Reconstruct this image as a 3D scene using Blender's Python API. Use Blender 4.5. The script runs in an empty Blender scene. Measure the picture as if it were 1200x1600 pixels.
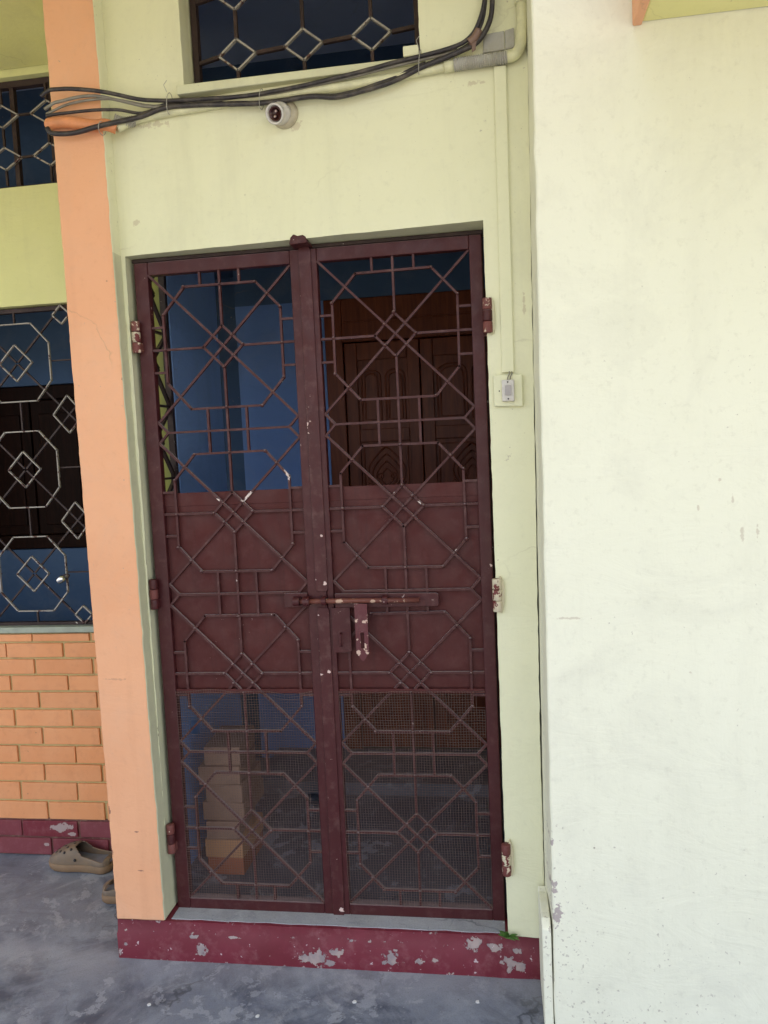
import bpy, bmesh, math, random
from mathutils import Vector, Matrix, noise
random.seed(7)
S = bpy.context.scene
C = S.collection
PI = math.pi
R = math.radians

# ------------------------------------------------------------------ camera
cam_d = bpy.data.cameras.new("camera")
cam = bpy.data.objects.new("camera", cam_d)
C.objects.link(cam)
S.camera = cam
cam_d.sensor_fit = 'VERTICAL'
cam_d.sensor_height = 36.0
cam_d.lens = 27.0
cam_d.clip_start = 0.05
cam_d.clip_end = 500
yaw, pitch, roll = R(-8.27), R(-4.41), R(-2.63)
fw = Vector((math.sin(yaw)*math.cos(pitch), math.cos(yaw)*math.cos(pitch), math.sin(pitch)))
rt = Vector((math.cos(yaw), -math.sin(yaw), 0))
up = rt.cross(fw)
r2 = math.cos(roll)*rt + math.sin(roll)*up
u2 = -math.sin(roll)*rt + math.cos(roll)*up
cam.matrix_world = Matrix(((r2.x, u2.x, -fw.x, 1.090), (r2.y, u2.y, -fw.y, -2.317),
                           (r2.z, u2.z, -fw.z, 1.607), (0, 0, 0, 1)))

# ------------------------------------------------------------------ sky, sun, exposure
SUN_EL, SUN_AZ = R(62), R(25)         # behind the house: the whole front lies in open shade
w = bpy.data.worlds.new("World")
S.world = w
w.use_nodes = True
nt = w.node_tree
bg = nt.nodes["Background"]
sky = nt.nodes.new("ShaderNodeTexSky")
sky.sky_type = 'NISHITA'
sky.sun_disc = False
sky.sun_elevation = SUN_EL
sky.sun_rotation = SUN_AZ
sky.air_density = 1.0
sky.dust_density = 4.0
sky.ozone_density = 0.6
hz = nt.nodes.new("ShaderNodeHueSaturation")
hz.inputs['Saturation'].default_value = 0.42      # thin high haze
nt.links.new(sky.outputs[0], hz.inputs['Color'])
nt.links.new(hz.outputs[0], bg.inputs[0])
bg.inputs[1].default_value = 0.15
sd = bpy.data.lights.new("sun", 'SUN')
sd.energy = 4.0
sd.angle = R(0.5)
sd.color = (1.0, 0.95, 0.86)
sun = bpy.data.objects.new("sun", sd)
C.objects.link(sun)
sdir = Vector((math.sin(SUN_AZ)*math.cos(SUN_EL), math.cos(SUN_AZ)*math.cos(SUN_EL), math.sin(SUN_EL)))
sun.rotation_euler = sdir.to_track_quat('Z', 'Y').to_euler()
sun.location = (3, 8, 12)
S.view_settings.view_transform = 'Standard'
S.view_settings.look = 'None'
S.view_settings.exposure = 2.15  # metered for the shade
S.view_settings.gamma = 1.0

# ------------------------------------------------------------------ materials
def new_mat(name):
    m = bpy.data.materials.new(name)
    m.use_nodes = True
    return m, m.node_tree, m.node_tree.nodes["Principled BSDF"]

def nd(nt, kind, **kw):
    n = nt.nodes.new(kind)
    for k, v in kw.items():
        if k in n.inputs:
            n.inputs[k].default_value = v
        else:
            setattr(n, k, v)
    return n

def ramp(nt, src, stops):
    r = nt.nodes.new("ShaderNodeValToRGB")
    e = r.color_ramp.elements
    while len(e) < len(stops):
        e.new(0.5)
    for i, (p, c) in enumerate(stops):
        e[i].position = p
        e[i].color = (c[0], c[1], c[2], 1) if isinstance(c, (tuple, list)) else (c, c, c, 1)
    nt.links.new(src, r.inputs[0])
    return r.outputs[0]

def tc(nt):
    return nt.nodes.new("ShaderNodeTexCoord").outputs['Object']

def noise_n(nt, co, scale, detail=4, rough=0.55, dist=0.0, stretch=None):
    if stretch:
        mp = nt.nodes.new("ShaderNodeMapping")
        mp.inputs['Scale'].default_value = stretch
        nt.links.new(co, mp.inputs[0])
        co = mp.outputs[0]
    n = nt.nodes.new("ShaderNodeTexNoise")
    n.inputs['Scale'].default_value = scale
    n.inputs['Detail'].default_value = detail
    n.inputs['Roughness'].default_value = rough
    n.inputs['Distortion'].default_value = dist
    nt.links.new(co, n.inputs['Vector'])
    return n.outputs[0]

def mix(nt, fac, a, b, mode='MIX'):
    m = nt.nodes.new("ShaderNodeMix")
    m.data_type = 'RGBA'
    m.blend_type = mode
    for i, v in ((0, fac), (6, a), (7, b)):
        if isinstance(v, (int, float)):
            m.inputs[i].default_value = v
        elif isinstance(v, (tuple, list)):
            m.inputs[i].default_value = (v[0], v[1], v[2], 1)
        else:
            nt.links.new(v, m.inputs[i])
    return m.outputs[2]

def bump(nt, bs, h, strength=0.3, dist=0.002):
    b = nt.nodes.new("ShaderNodeBump")
    b.inputs['Strength'].default_value = strength
    b.inputs['Distance'].default_value = dist
    nt.links.new(h, b.inputs['Height'])
    nt.links.new(b.outputs[0], bs.inputs['Normal'])
    return b

def math_n(nt, op, a, b=None, clamp=False):
    m = nt.nodes.new("ShaderNodeMath")
    m.operation = op
    m.use_clamp = clamp
    for i, v in ((0, a), (1, b)):
        if v is None:
            continue
        if isinstance(v, (int, float)):
            m.inputs[i].default_value = v
        else:
            nt.links.new(v, m.inputs[i])
    return m.outputs[0]

def spots(nt, co, lst, wob=0.35, nscale=30, sharp=0.06, axes=(1, 0, 1)):
    """mask of ragged patches at (x, z, radius, stretch_x)"""
    co = nt.nodes.new('ShaderNodeNewGeometry').outputs['Position']
    nz = noise_n(nt, co, nscale, 5, 0.6)
    acc = None
    for (x, z, r, sx) in lst:
        mp = nt.nodes.new("ShaderNodeMapping")
        mp.vector_type = 'POINT'
        s = 1.0/r
        mp.inputs['Location'].default_value = (-x*s/sx, 0, -z*s)
        mp.inputs['Scale'].default_value = (s/sx, 0, s)
        nt.links.new(co, mp.inputs[0])
        ln = nt.nodes.new("ShaderNodeVectorMath")
        ln.operation = 'LENGTH'
        nt.links.new(mp.outputs[0], ln.inputs[0])
        v = math_n(nt, 'SUBTRACT', 1.0, ln.outputs['Value'])
        acc = v if acc is None else math_n(nt, 'MAXIMUM', acc, v)
    v = math_n(nt, 'ADD', acc, math_n(nt, 'MULTIPLY', math_n(nt, 'SUBTRACT', nz, 0.5), wob*6))
    return ramp(nt, v, [(0.5-sharp, 0.0), (0.5+sharp, 1.0)])

def paint_wall(name, col, col2, stain=(0.30, 0.27, 0.20), amount=0.5, patches=None, patchcol=None, rough=0.72, streaks=0.30, cracks=1.0, pits=None, marks=None):
    m, nt, bs = new_mat(name)
    co = tc(nt)
    big = noise_n(nt, co, 1.3, 5, 0.6, 0.3)
    c = mix(nt, ramp(nt, big, [(0.35, 0), (0.68, 1)]), col, col2)
    streak = noise_n(nt, co, 6, 5, 0.65, 0.2, (1.6, 1.6, 0.16))
    c = mix(nt, math_n(nt, 'MULTIPLY', ramp(nt, streak, [(0.52, 0), (0.80, 1)]), streaks*amount), c, stain)
    fine = noise_n(nt, co, 38, 6, 0.7)
    c = mix(nt, math_n(nt, 'MULTIPLY', ramp(nt, fine, [(0.55, 0), (0.80, 1)]), 0.28*amount), c, stain)
    # small specks and nicks
    v = nt.nodes.new("ShaderNodeTexVoronoi")
    v.inputs['Scale'].default_value = 9
    v.inputs['Randomness'].default_value = 1
    nt.links.new(co, v.inputs['Vector'])
    sp = ramp(nt, v.outputs['Distance'], [(0.018, 1), (0.032, 0)])
    gate = ramp(nt, noise_n(nt, co, 2.3, 2), [(0.50, 0), (0.56, 1)])
    c = mix(nt, math_n(nt, 'MULTIPLY', math_n(nt, 'MULTIPLY', sp, gate), 0.8*amount), c, (0.16, 0.11, 0.07))
    cv = nt.nodes.new("ShaderNodeTexVoronoi")
    cv.feature = 'DISTANCE_TO_EDGE'
    cv.inputs['Scale'].default_value = 1.5
    wv = nt.nodes.new("ShaderNodeVectorMath")
    wv.operation = 'ADD'
    nz3 = nt.nodes.new("ShaderNodeTexNoise")
    nz3.inputs['Scale'].default_value = 4
    nz3.inputs['Detail'].default_value = 8
    nt.links.new(co, nz3.inputs['Vector'])
    sc3 = nt.nodes.new("ShaderNodeVectorMath")
    sc3.operation = 'SCALE'
    sc3.inputs['Scale'].default_value = 0.35
    nt.links.new(nz3.outputs['Color'], sc3.inputs[0])
    nt.links.new(co, wv.inputs[0])
    nt.links.new(sc3.outputs[0], wv.inputs[1])
    nt.links.new(wv.outputs[0], cv.inputs['Vector'])
    ck = ramp(nt, cv.outputs['Distance'], [(0.0015, 1), (0.0045, 0)])
    cg = ramp(nt, noise_n(nt, co, 1.9, 3), [(0.55, 0), (0.62, 1)])
    c = mix(nt, math_n(nt, 'MULTIPLY', math_n(nt, 'MULTIPLY', ck, cg), 0.5*amount*cracks), c, (0.25, 0.2, 0.12))
    # faint wide grime clouds and clusters of tiny pits
    gr = noise_n(nt, co, 3.2, 8, 0.72, 0.5)
    c = mix(nt, math_n(nt, 'MULTIPLY', ramp(nt, gr, [(0.50, 0), (0.72, 1)]), 0.22*amount), c, (0.38, 0.36, 0.32))
    pn = noise_n(nt, co, 75, 4, 0.62)
    pz = noise_n(nt, co, 2.1, 4, 0.7)
    pv = math_n(nt, 'ADD', pn, math_n(nt, 'MULTIPLY', math_n(nt, 'SUBTRACT', pz, 0.5), 0.42))
    if pits:
        sz_ = nt.nodes.new("ShaderNodeSeparateXYZ")
        nt.links.new(nt.nodes.new('ShaderNodeNewGeometry').outputs['Position'], sz_.inputs[0])
        pv = math_n(nt, 'ADD', pv, ramp(nt, math_n(nt, 'MULTIPLY', sz_.outputs[2], 0.5), [(0.0, pits), (0.5, 0)]))
    c = mix(nt, math_n(nt, 'MULTIPLY', ramp(nt, pv, [(0.715, 0), (0.74, 1)]), 0.55), c, (0.34, 0.29, 0.25))
    if marks:
        mk = spots(nt, co, marks, 0.5, 60, 0.12)
        c = mix(nt, math_n(nt, 'MULTIPLY', mk, 0.32), c, (0.30, 0.18, 0.12))
    if patches:
        pm = spots(nt, co, patches, 0.55, 70, 0.05)
        c = mix(nt, pm, c, patchcol)
    nt.links.new(c, bs.inputs['Base Color'])
    bs.inputs['Roughness'].default_value = rough
    bs.inputs['Specular IOR Level'].default_value = 0.3
    h = math_n(nt, 'ADD', math_n(nt, 'MULTIPLY', noise_n(nt, co, 5, 6, 0.62, 0.8, (0.8, 0.8, 1.7)), 4.2),
               math_n(nt, 'MULTIPLY', noise_n(nt, co, 120, 3, 0.6), 0.28))
    h = math_n(nt, 'ADD', h, math_n(nt, 'MULTIPLY', noise_n(nt, co, 40, 3, 0.6, 0, (4, 4, 0.5)), 0.25))
    bump(nt, bs, h, 0.35, 0.003)
    return m

YG = (0.72, 0.71, 0.49)
M = {}
M['wall'] = paint_wall('yellow_wall_paint', YG, (0.75, 0.735, 0.53), amount=0.5, marks=[(0.12, 2.625, 0.014, 6), (0.55, 2.57, 0.022, 1.5), (0.03, 2.34, 0.014, 1.2), (1.075, 2.62, 0.01, 4), (1.19, 2.0, 0.05, 0.15)],
    patches=[(-0.012, 1.3, 0.05, 0.08), (-0.012, 0.75, 0.06, 0.08)], patchcol=(0.2, 0.14, 0.1))
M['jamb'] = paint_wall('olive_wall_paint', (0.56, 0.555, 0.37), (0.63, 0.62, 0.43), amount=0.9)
M['left_wall'] = paint_wall('green_wall_paint', (0.66, 0.66, 0.30), (0.72, 0.70, 0.36), amount=0.5)
M['cream'] = paint_wall('cream_wall_paint', (0.765, 0.755, 0.61), (0.79, 0.78, 0.64), amount=0.8, streaks=0.10, cracks=0.0, pits=0.07,
    marks=[(1.678, 1.451, 0.014, 0.35), (1.648, 1.501, 0.006, 1), (1.595, 1.43, 0.014, 0.3), (1.28, 1.156, 0.005, 11), (1.70, 1.36, 0.03, 0.25), (1.735, 1.37, 0.03, 0.2), (1.571, 1.01, 0.008, 1.0)],
    patches=[(1.212, 0.42, 0.030, 0.5), (1.218, 0.345, 0.045, 0.45), (1.21, 0.55, 0.016, 0.5)],
    patchcol=(0.42, 0.36, 0.34))
M['orange'] = paint_wall('orange_pillar_paint', (0.74, 0.365, 0.20), (0.78, 0.42, 0.25), stain=(0.45, 0.2, 0.1), amount=0.7,
    patches=[(-0.024, 1.87, 0.010, 0.5), (-0.020, 1.80, 0.008, 0.4), (-0.176, 0.50, 0.018, 0.4), (-0.178, 0.36, 0.02, 0.4), (-0.176, 0.18, 0.022, 0.4), (-0.013, 0.62, 0.012, 0.3), (-0.09, 0.43, 0.004, 4), (-0.08, 0.30, 0.004, 4)], patchcol=(0.30, 0.15, 0.10), marks=[(-0.13, 0.93, 0.006, 9)])
M['blue'] = paint_wall('lit_blue_paint', (0.23, 0.39, 0.74), (0.26, 0.42, 0.78), stain=(0.05, 0.1, 0.2), amount=0.6)  # brightest copy of one blue paint, with the light in its colour
M['back'] = paint_wall('shaded_blue_paint', (0.045, 0.085, 0.165), (0.052, 0.098, 0.19), stain=(0.04, 0.07, 0.12), amount=0.6)  # same blue, darkened: the dim room's shade is in the colour
M['mid'] = paint_wall('half_lit_blue_paint', (0.115, 0.205, 0.46), (0.13, 0.23, 0.50), stain=(0.05, 0.09, 0.15), amount=0.6)  # same blue again, half-lit tone for the brighter stretch of back wall
M['ceil'] = paint_wall('ceiling_paint', (0.46, 0.54, 0.74), (0.50, 0.58, 0.78), amount=0.3)
M['lump'] = paint_wall('rough_mortar', (0.52, 0.45, 0.30), (0.62, 0.58, 0.40), amount=1.0)
M['soffit'] = paint_wall('soffit_paint', (0.76, 0.72, 0.30), (0.80, 0.76, 0.36), amount=0.5)

def red_mat():
    m, nt, bs = new_mat('maroon_plinth_paint')
    co = tc(nt)
    c = mix(nt, ramp(nt, noise_n(nt, co, 7, 6, 0.65), [(0.35, 0), (0.7, 1)]), (0.125, 0.008, 0.018), (0.165, 0.015, 0.032))
    dust = noise_n(nt, co, 18, 6, 0.7)
    c = mix(nt, math_n(nt, 'MULTIPLY', ramp(nt, dust, [(0.52, 0), (0.75, 1)]), 0.30), c, (0.36, 0.18, 0.19))
    L_ = [(0.487, 0.035, 0.040, 1.6), (0.45, 0.03, 0.022, 1.6), (0.55, 0.055, 0.026, 1.6), (0.53, 0.02, 0.018, 2), (0.725, 0.045, 0.042, 0.85), (0.70, 0.03, 0.014, 1.2),
          (0.983, 0.100, 0.028, 2.0), (1.045, 0.095, 0.018, 2.0), (1.085, 0.045, 0.045, 0.8), (1.12, 0.035, 0.034, 0.9), (1.115, 0.088, 0.012, 2.5),
          (0.108, 0.040, 0.040, 0.7), (0.085, 0.085, 0.012, 1.8), (0.60, 0.095, 0.010, 2.2), (0.81, 0.038, 0.018, 1.6), (0.86, 0.045, 0.012, 1.4),
          (0.22, 0.088, 0.006, 9), (-0.15, 0.05, 0.012, 1), (-0.172, 0.02, 0.018, 0.5)]
    pt = spots(nt, co, L_, 0.36, 60, 0.025)
    low = noise_n(nt, co, 42, 5, 0.65)
    szp = nt.nodes.new("ShaderNodeSeparateXYZ")
    nt.links.new(nt.nodes.new('ShaderNodeNewGeometry').outputs['Position'], szp.inputs[0])
    edge = ramp(nt, szp.outputs[2], [(0.0, 0.12), (0.012, 0.0), (0.088, 0.0), (0.094, 0.12), (0.104, 0.0), (0.125, 0.07)])
    pt2 = ramp(nt, math_n(nt, 'ADD', low, edge), [(0.70, 0), (0.715, 1)])
    pt = math_n(nt, 'MAXIMUM', pt, pt2)
    pc = mix(nt, ramp(nt, noise_n(nt, co, 30, 4), [(0.4, 0), (0.6, 1)]), (0.36, 0.28, 0.265), (0.25, 0.205, 0.215))
    c = mix(nt, pt, c, pc)
    chips = ramp(nt, noise_n(nt, co, 55, 3, 0.5), [(0.70, 0), (0.72, 1)])
    c = mix(nt, chips, c, (0.5, 0.38, 0.40))
    nt.links.new(c, bs.inputs['Base Color'])
    bs.inputs['Roughness'].default_value = 0.6
    h = math_n(nt, 'SUBTRACT', math_n(nt, 'MULTIPLY', noise_n(nt, co, 25, 4), 0.5), pt)
    bump(nt, bs, h, 0.6, 0.002)
    return m
M['red'] = red_mat()

def plain(name, col, rough=0.5, metal=0.0, var=0.25, scale=30, bm_=0.2, dirt=None):
    m, nt, bs = new_mat(name)
    co = tc(nt)
    lo = tuple(x*(1-var) for x in col)
    n = noise_n(nt, co, scale, 5, 0.65)
    c = mix(nt, ramp(nt, n, [(0.3, 0), (0.7, 1)]), lo, col)
    if dirt:
        c = mix(nt, ramp(nt, noise_n(nt, co, scale*0.6, 6, 0.7), [(0.48, 0), (0.7, 0.8)]), c, dirt)
    nt.links.new(c, bs.inputs['Base Color'])
    bs.inputs['Roughness'].default_value = rough
    bs.inputs['Metallic'].default_value = metal
    bump(nt, bs, n, bm_, 0.001)
    return m
def floor_mat(name, a, b, d, scale=1.0):
    m, nt, bs = new_mat(name)
    co = tc(nt)
    n1 = noise_n(nt, co, 1.7*scale, 8, 0.66, 0.9)
    n2 = noise_n(nt, co, 6*scale, 7, 0.7, 0.4)
    c = mix(nt, ramp(nt, n1, [(0.45, 0), (0.55, 1)]), a, b)
    c = mix(nt, ramp(nt, n2, [(0.48, 0), (0.72, 0.75)]), c, d)
    n3 = noise_n(nt, co, 2.6*scale, 8, 0.75, 0.7, (1, 1.4, 1))
    c = mix(nt, math_n(nt, 'MULTIPLY', ramp(nt, n3, [(0.54, 0), (0.66, 1)]), 0.5), c, (0.085, 0.09, 0.12))
    n4 = noise_n(nt, co, 4.1*scale, 8, 0.75, 0.9, (1.2, 1, 1))
    c = mix(nt, math_n(nt, 'MULTIPLY', ramp(nt, n4, [(0.56, 0), (0.70, 1)]), 0.6), c, (0.42, 0.43, 0.47))
    cv = nt.nodes.new("ShaderNodeTexVoronoi")
    cv.feature = 'DISTANCE_TO_EDGE'
    cv.inputs['Scale'].default_value = 1.7
    nz3 = nt.nodes.new("ShaderNodeTexNoise")
    nz3.inputs['Scale'].default_value = 3.5
    nz3.inputs['Detail'].default_value = 8
    nt.links.new(co, nz3.inputs['Vector'])
    sc3 = nt.nodes.new("ShaderNodeVectorMath")
    sc3.operation = 'SCALE'
    sc3.inputs['Scale'].default_value = 0.5
    nt.links.new(nz3.outputs['Color'], sc3.inputs[0])
    wv = nt.nodes.new("ShaderNodeVectorMath")
    wv.operation = 'ADD'
    nt.links.new(co, wv.inputs[0])
    nt.links.new(sc3.outputs[0], wv.inputs[1])
    nt.links.new(wv.outputs[0], cv.inputs['Vector'])
    ck = ramp(nt, cv.outputs['Distance'], [(0.003, 1), (0.009, 0)])
    cg = ramp(nt, noise_n(nt, co, 2.4, 3), [(0.50, 0), (0.60, 1)])
    c = mix(nt, math_n(nt, 'MULTIPLY', math_n(nt, 'MULTIPLY', ck, cg), 0.7), c, (0.04, 0.045, 0.06))
    # worn skin: sharp-edged pale flakes
    fk = noise_n(nt, co, 8.5, 9, 0.68, 0.25)
    fz = ramp(nt, noise_n(nt, co, 1.9, 3), [(0.47, 0), (0.56, 1)])
    c = mix(nt, math_n(nt, 'MULTIPLY', math_n(nt, 'MULTIPLY', ramp(nt, fk, [(0.555, 0), (0.57, 1)]), fz), 0.5), c, (0.36, 0.38, 0.44))
    # white paint drips and specks
    v = nt.nodes.new("ShaderNodeTexVoronoi")
    v.inputs['Scale'].default_value = 11
    nt.links.new(co, v.inputs['Vector'])
    sp = ramp(nt, v.outputs['Distance'], [(0.03, 1), (0.045, 0)])
    gt = ramp(nt, noise_n(nt, co, 5.5, 2), [(0.56, 0), (0.58, 1)])
    c = mix(nt, math_n(nt, 'MULTIPLY', sp, gt), c, (0.7, 0.7, 0.72))
    sp_ = nt.nodes.new("ShaderNodeSeparateXYZ")
    nt.links.new(nt.nodes.new('ShaderNodeNewGeometry').outputs['Position'], sp_.inputs[0])
    yy = math_n(nt, 'ADD', sp_.outputs[1], math_n(nt, 'MULTIPLY', math_n(nt, 'SUBTRACT', noise_n(nt, co, 7, 6, 0.7), 0.5), 0.22))
    c = mix(nt, ramp(nt, math_n(nt, 'ADD', yy, 0.5), [(0.27, 0), (0.40, 0.45), (0.43, 0.45), (0.50, 0)]), c, (0.37, 0.38, 0.43))
    dp = spots(nt, co, [(-0.05, 0, 0.0, 1)], 0, 1, 1) if False else None
    scr = noise_n(nt, co, 5, 8, 0.8, 0.3, (1.0, 5.0, 1.0))
    c = mix(nt, math_n(nt, 'MULTIPLY', ramp(nt, scr, [(0.62, 0), (0.66, 1)]), 0.35), c, (0.46, 0.46, 0.49))
    gritn = noise_n(nt, co, 95, 4, 0.65)
    c = mix(nt, math_n(nt, 'MULTIPLY', ramp(nt, gritn, [(0.66, 0), (0.70, 1)]), 0.6), c, (0.045, 0.045, 0.055))
    sand = noise_n(nt, co, 220, 3, 0.7)
    c = mix(nt, math_n(nt, 'MULTIPLY', ramp(nt, sand, [(0.45, 0), (0.75, 1)]), 0.35), c, (0.08, 0.08, 0.09))
    nt.links.new(c, bs.inputs['Base Color'])
    nt.links.new(ramp(nt, n2, [(0.3, 0.42), (0.7, 0.72)]), bs.inputs['Roughness'])
    h = math_n(nt, 'ADD', math_n(nt, 'MULTIPLY', n2, 1.6), math_n(nt, 'MULTIPLY', sand, 0.25))
    bump(nt, bs, h, 0.4, 0.004)
    return m
M['floor'] = floor_mat('worn_cement', (0.068, 0.080, 0.118), (0.18, 0.20, 0.255), (0.295, 0.32, 0.38))
M['earth'] = plain('warm_bounce_earth', (0.22, 0.205, 0.165), 0.9, scale=3, dirt=(0.17, 0.155, 0.125))  # unseen yard ground, warm tone added to bounce light onto the front
M['sill'] = floor_mat('sill_cement', (0.32, 0.32, 0.34), (0.38, 0.38, 0.40), (0.45, 0.45, 0.47), 2.5)
M['infloor'] = floor_mat('inner_cement', (0.075, 0.08, 0.105), (0.095, 0.10, 0.13), (0.12, 0.125, 0.15), 1.5)

def gate_mat(name, col, col2, chip, thr=0.70, rough=0.42, dusty=0.35, chips_at=None, dusty_sheen=0.0):
    m, nt, bs = new_mat(name)
    co = tc(nt)
    c = mix(nt, ramp(nt, noise_n(nt, co, 5, 6, 0.65, 0.3), [(0.35, 0), (0.7, 1)]), col, col2)
    c = mix(nt, math_n(nt, 'MULTIPLY', ramp(nt, noise_n(nt, co, 28, 6, 0.7), [(0.50, 0), (0.78, 1)]), dusty), c, (0.22, 0.13, 0.12))
    br = noise_n(nt, co, 30, 5, 0.7, 0.1, (1, 1, 0.08))
    c = mix(nt, math_n(nt, 'MULTIPLY', ramp(nt, br, [(0.52, 0), (0.72, 1)]), 0.30), c, (0.02, 0.006, 0.006))
    n = noise_n(nt, co, 46, 4, 0.62)
    zone = noise_n(nt, co, 2.2, 3, 0.6)
    v = math_n(nt, 'ADD', n, math_n(nt, 'MULTIPLY', math_n(nt, 'SUBTRACT', zone, 0.5), 0.45))
    ch = ramp(nt, v, [(thr, 0), (thr+0.012, 1)])
    c = mix(nt, ch, c, chip)
    if chips_at:
        pm = spots(nt, co, chips_at, 0.45, 80, 0.03)
        c = mix(nt, pm, c, chip)
    if dusty_sheen:
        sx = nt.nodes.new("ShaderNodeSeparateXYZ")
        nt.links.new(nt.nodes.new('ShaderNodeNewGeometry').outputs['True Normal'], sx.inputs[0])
        c = mix(nt, math_n(nt, 'MULTIPLY', ramp(nt, sx.outputs[2], [(0.2, 0), (0.75, 1)]), dusty_sheen), c, (0.36, 0.29, 0.29))  # dust plus sky-lit sheen, painted paler on upward faces
    nt.links.new(c, bs.inputs['Base Color'])
    nt.links.new(ramp(nt, noise_n(nt, co, 20, 4), [(0.3, rough-0.06), (0.7, rough+0.2)]), bs.inputs['Roughness'])
    bs.inputs['Specular IOR Level'].default_value = 0.32
    h = math_n(nt, 'SUBTRACT', math_n(nt, 'MULTIPLY', noise_n(nt, co, 60, 4, 0.6), 0.6), ch)
    bump(nt, bs, h, 0.35, 0.0012)
    return m
PINK = (0.62, 0.46, 0.42)
M['gate'] = gate_mat('maroon_gate_paint', (0.050, 0.0085, 0.010), (0.063, 0.012, 0.0135), PINK, 0.735, 0.42, 0.2, dusty_sheen=0.5)
M['gate_worn'] = gate_mat('maroon_worn_paint', (0.052, 0.009, 0.0105), (0.066, 0.013, 0.0145), PINK, 0.70,
    chips_at=[(0.557, 1.36, 0.006, 1.2), (0.558, 1.21, 0.012, 0.9), (0.557, 0.93, 0.010, 0.8), (0.557, 0.15, 0.012, 1.5)])
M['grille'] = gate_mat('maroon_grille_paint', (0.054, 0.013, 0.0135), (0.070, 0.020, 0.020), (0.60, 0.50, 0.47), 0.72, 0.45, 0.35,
    chips_at=[(0.32, 1.50, 0.05, 0.6), (0.455, 1.56, 0.05, 0.3), (0.22, 1.48, 0.02, 1), (0.86, 1.45, 0.012, 1), (0.78, 1.49, 0.012, 1)], dusty_sheen=0.75)
M['sheet'] = gate_mat('maroon_sheet_paint', (0.060, 0.0095, 0.0088), (0.074, 0.0135, 0.012), PINK, 0.76, 0.55, 0.12)
M['rust'] = gate_mat('rusty_bolt', (0.16, 0.05, 0.03), (0.10, 0.028, 0.026), (0.45, 0.30, 0.22), 0.64, 0.4, 0.3)
M['chipped'] = gate_mat('chipped_hasp_paint', (0.10, 0.024, 0.03), (0.12, 0.03, 0.035), (0.55, 0.38, 0.31), 0.585, 0.45, 0.3)
M['hinge_pale'] = gate_mat('hinge_overpainted', (0.62, 0.56, 0.40), (0.52, 0.44, 0.34), (0.14, 0.03, 0.03), 0.56, 0.5, 0.3)
M['hinge_red'] = gate_mat('hinge_red', (0.13, 0.035, 0.032), (0.18, 0.06, 0.05), (0.62, 0.50, 0.38), 0.60, 0.5, 0.3)
M['bar_white'] = gate_mat('window_bar_white', (0.30, 0.275, 0.25), (0.40, 0.37, 0.34), (0.10, 0.05, 0.045), 0.58, 0.5, 0.2)
M['bar_dark'] = gate_mat('window_bar_brown', (0.030, 0.018, 0.018), (0.05, 0.03, 0.028), (0.5, 0.46, 0.42), 0.72, 0.5, 0.15)
M['wire'] = gate_mat('dusty_wire', (0.16, 0.10, 0.085), (0.22, 0.15, 0.13), (0.40, 0.32, 0.28), 0.72, 0.5, 0.4)

M['cable'] = plain('black_cable_rubber', (0.030, 0.024, 0.028), 0.5, dirt=(0.12, 0.10, 0.08))
M['cable_grey'] = plain('grey_cable', (0.26, 0.24, 0.20), 0.6, dirt=(0.14, 0.12, 0.09))
M['pvc'] = plain('painted_pvc', (0.70, 0.68, 0.44), 0.45, dirt=(0.52, 0.50, 0.34))
M['pvc_orange'] = plain('orange_pvc', (0.72, 0.28, 0.12), 0.5, dirt=(0.5, 0.2, 0.1))
M['flex'] = plain('grey_flexible_conduit', (0.42, 0.40, 0.36), 0.5, dirt=(0.30, 0.28, 0.2))
M['plastic'] = plain('aged_white_plastic', (0.66, 0.62, 0.58), 0.35, dirt=(0.48, 0.44, 0.38))
M['rocker'] = plain('grey_rocker', (0.42, 0.38, 0.38), 0.35)
M['dark'] = plain('dark_hole', (0.012, 0.008, 0.008), 0.6)
M['socket'] = plain('socket_plastic', (0.50, 0.44, 0.32), 0.4, dirt=(0.34, 0.30, 0.2))
M['bake'] = plain('brown_bakelite', (0.07, 0.02, 0.018), 0.25)
M['brass'] = plain('brass_contact', (0.75, 0.55, 0.50), 0.25, 0.6)
M['steel'] = plain('shiny_steel', (0.75, 0.75, 0.78), 0.22, 1.0, 0.15)
M['green_sill'] = plain('green_grey_sill', (0.36, 0.40, 0.33), 0.6, dirt=(0.28, 0.30, 0.26))
M['clog'] = plain('taupe_foam', (0.17, 0.125, 0.09), 0.6, dirt=(0.23, 0.15, 0.085), scale=14)
M['clog_sole'] = plain('tan_sole', (0.23, 0.145, 0.08), 0.65, dirt=(0.22, 0.13, 0.07), scale=16)
M['clog_bed'] = plain('blue_grey_footbed', (0.20, 0.21, 0.26), 0.6)
M['leaf'] = plain('weed_leaf', (0.10, 0.22, 0.04), 0.5)
M['tape'] = plain('brown_tape', (0.20, 0.12, 0.09), 0.5)
M['paper'] = plain('pale_scrap', (0.75, 0.75, 0.76), 0.6)

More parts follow.
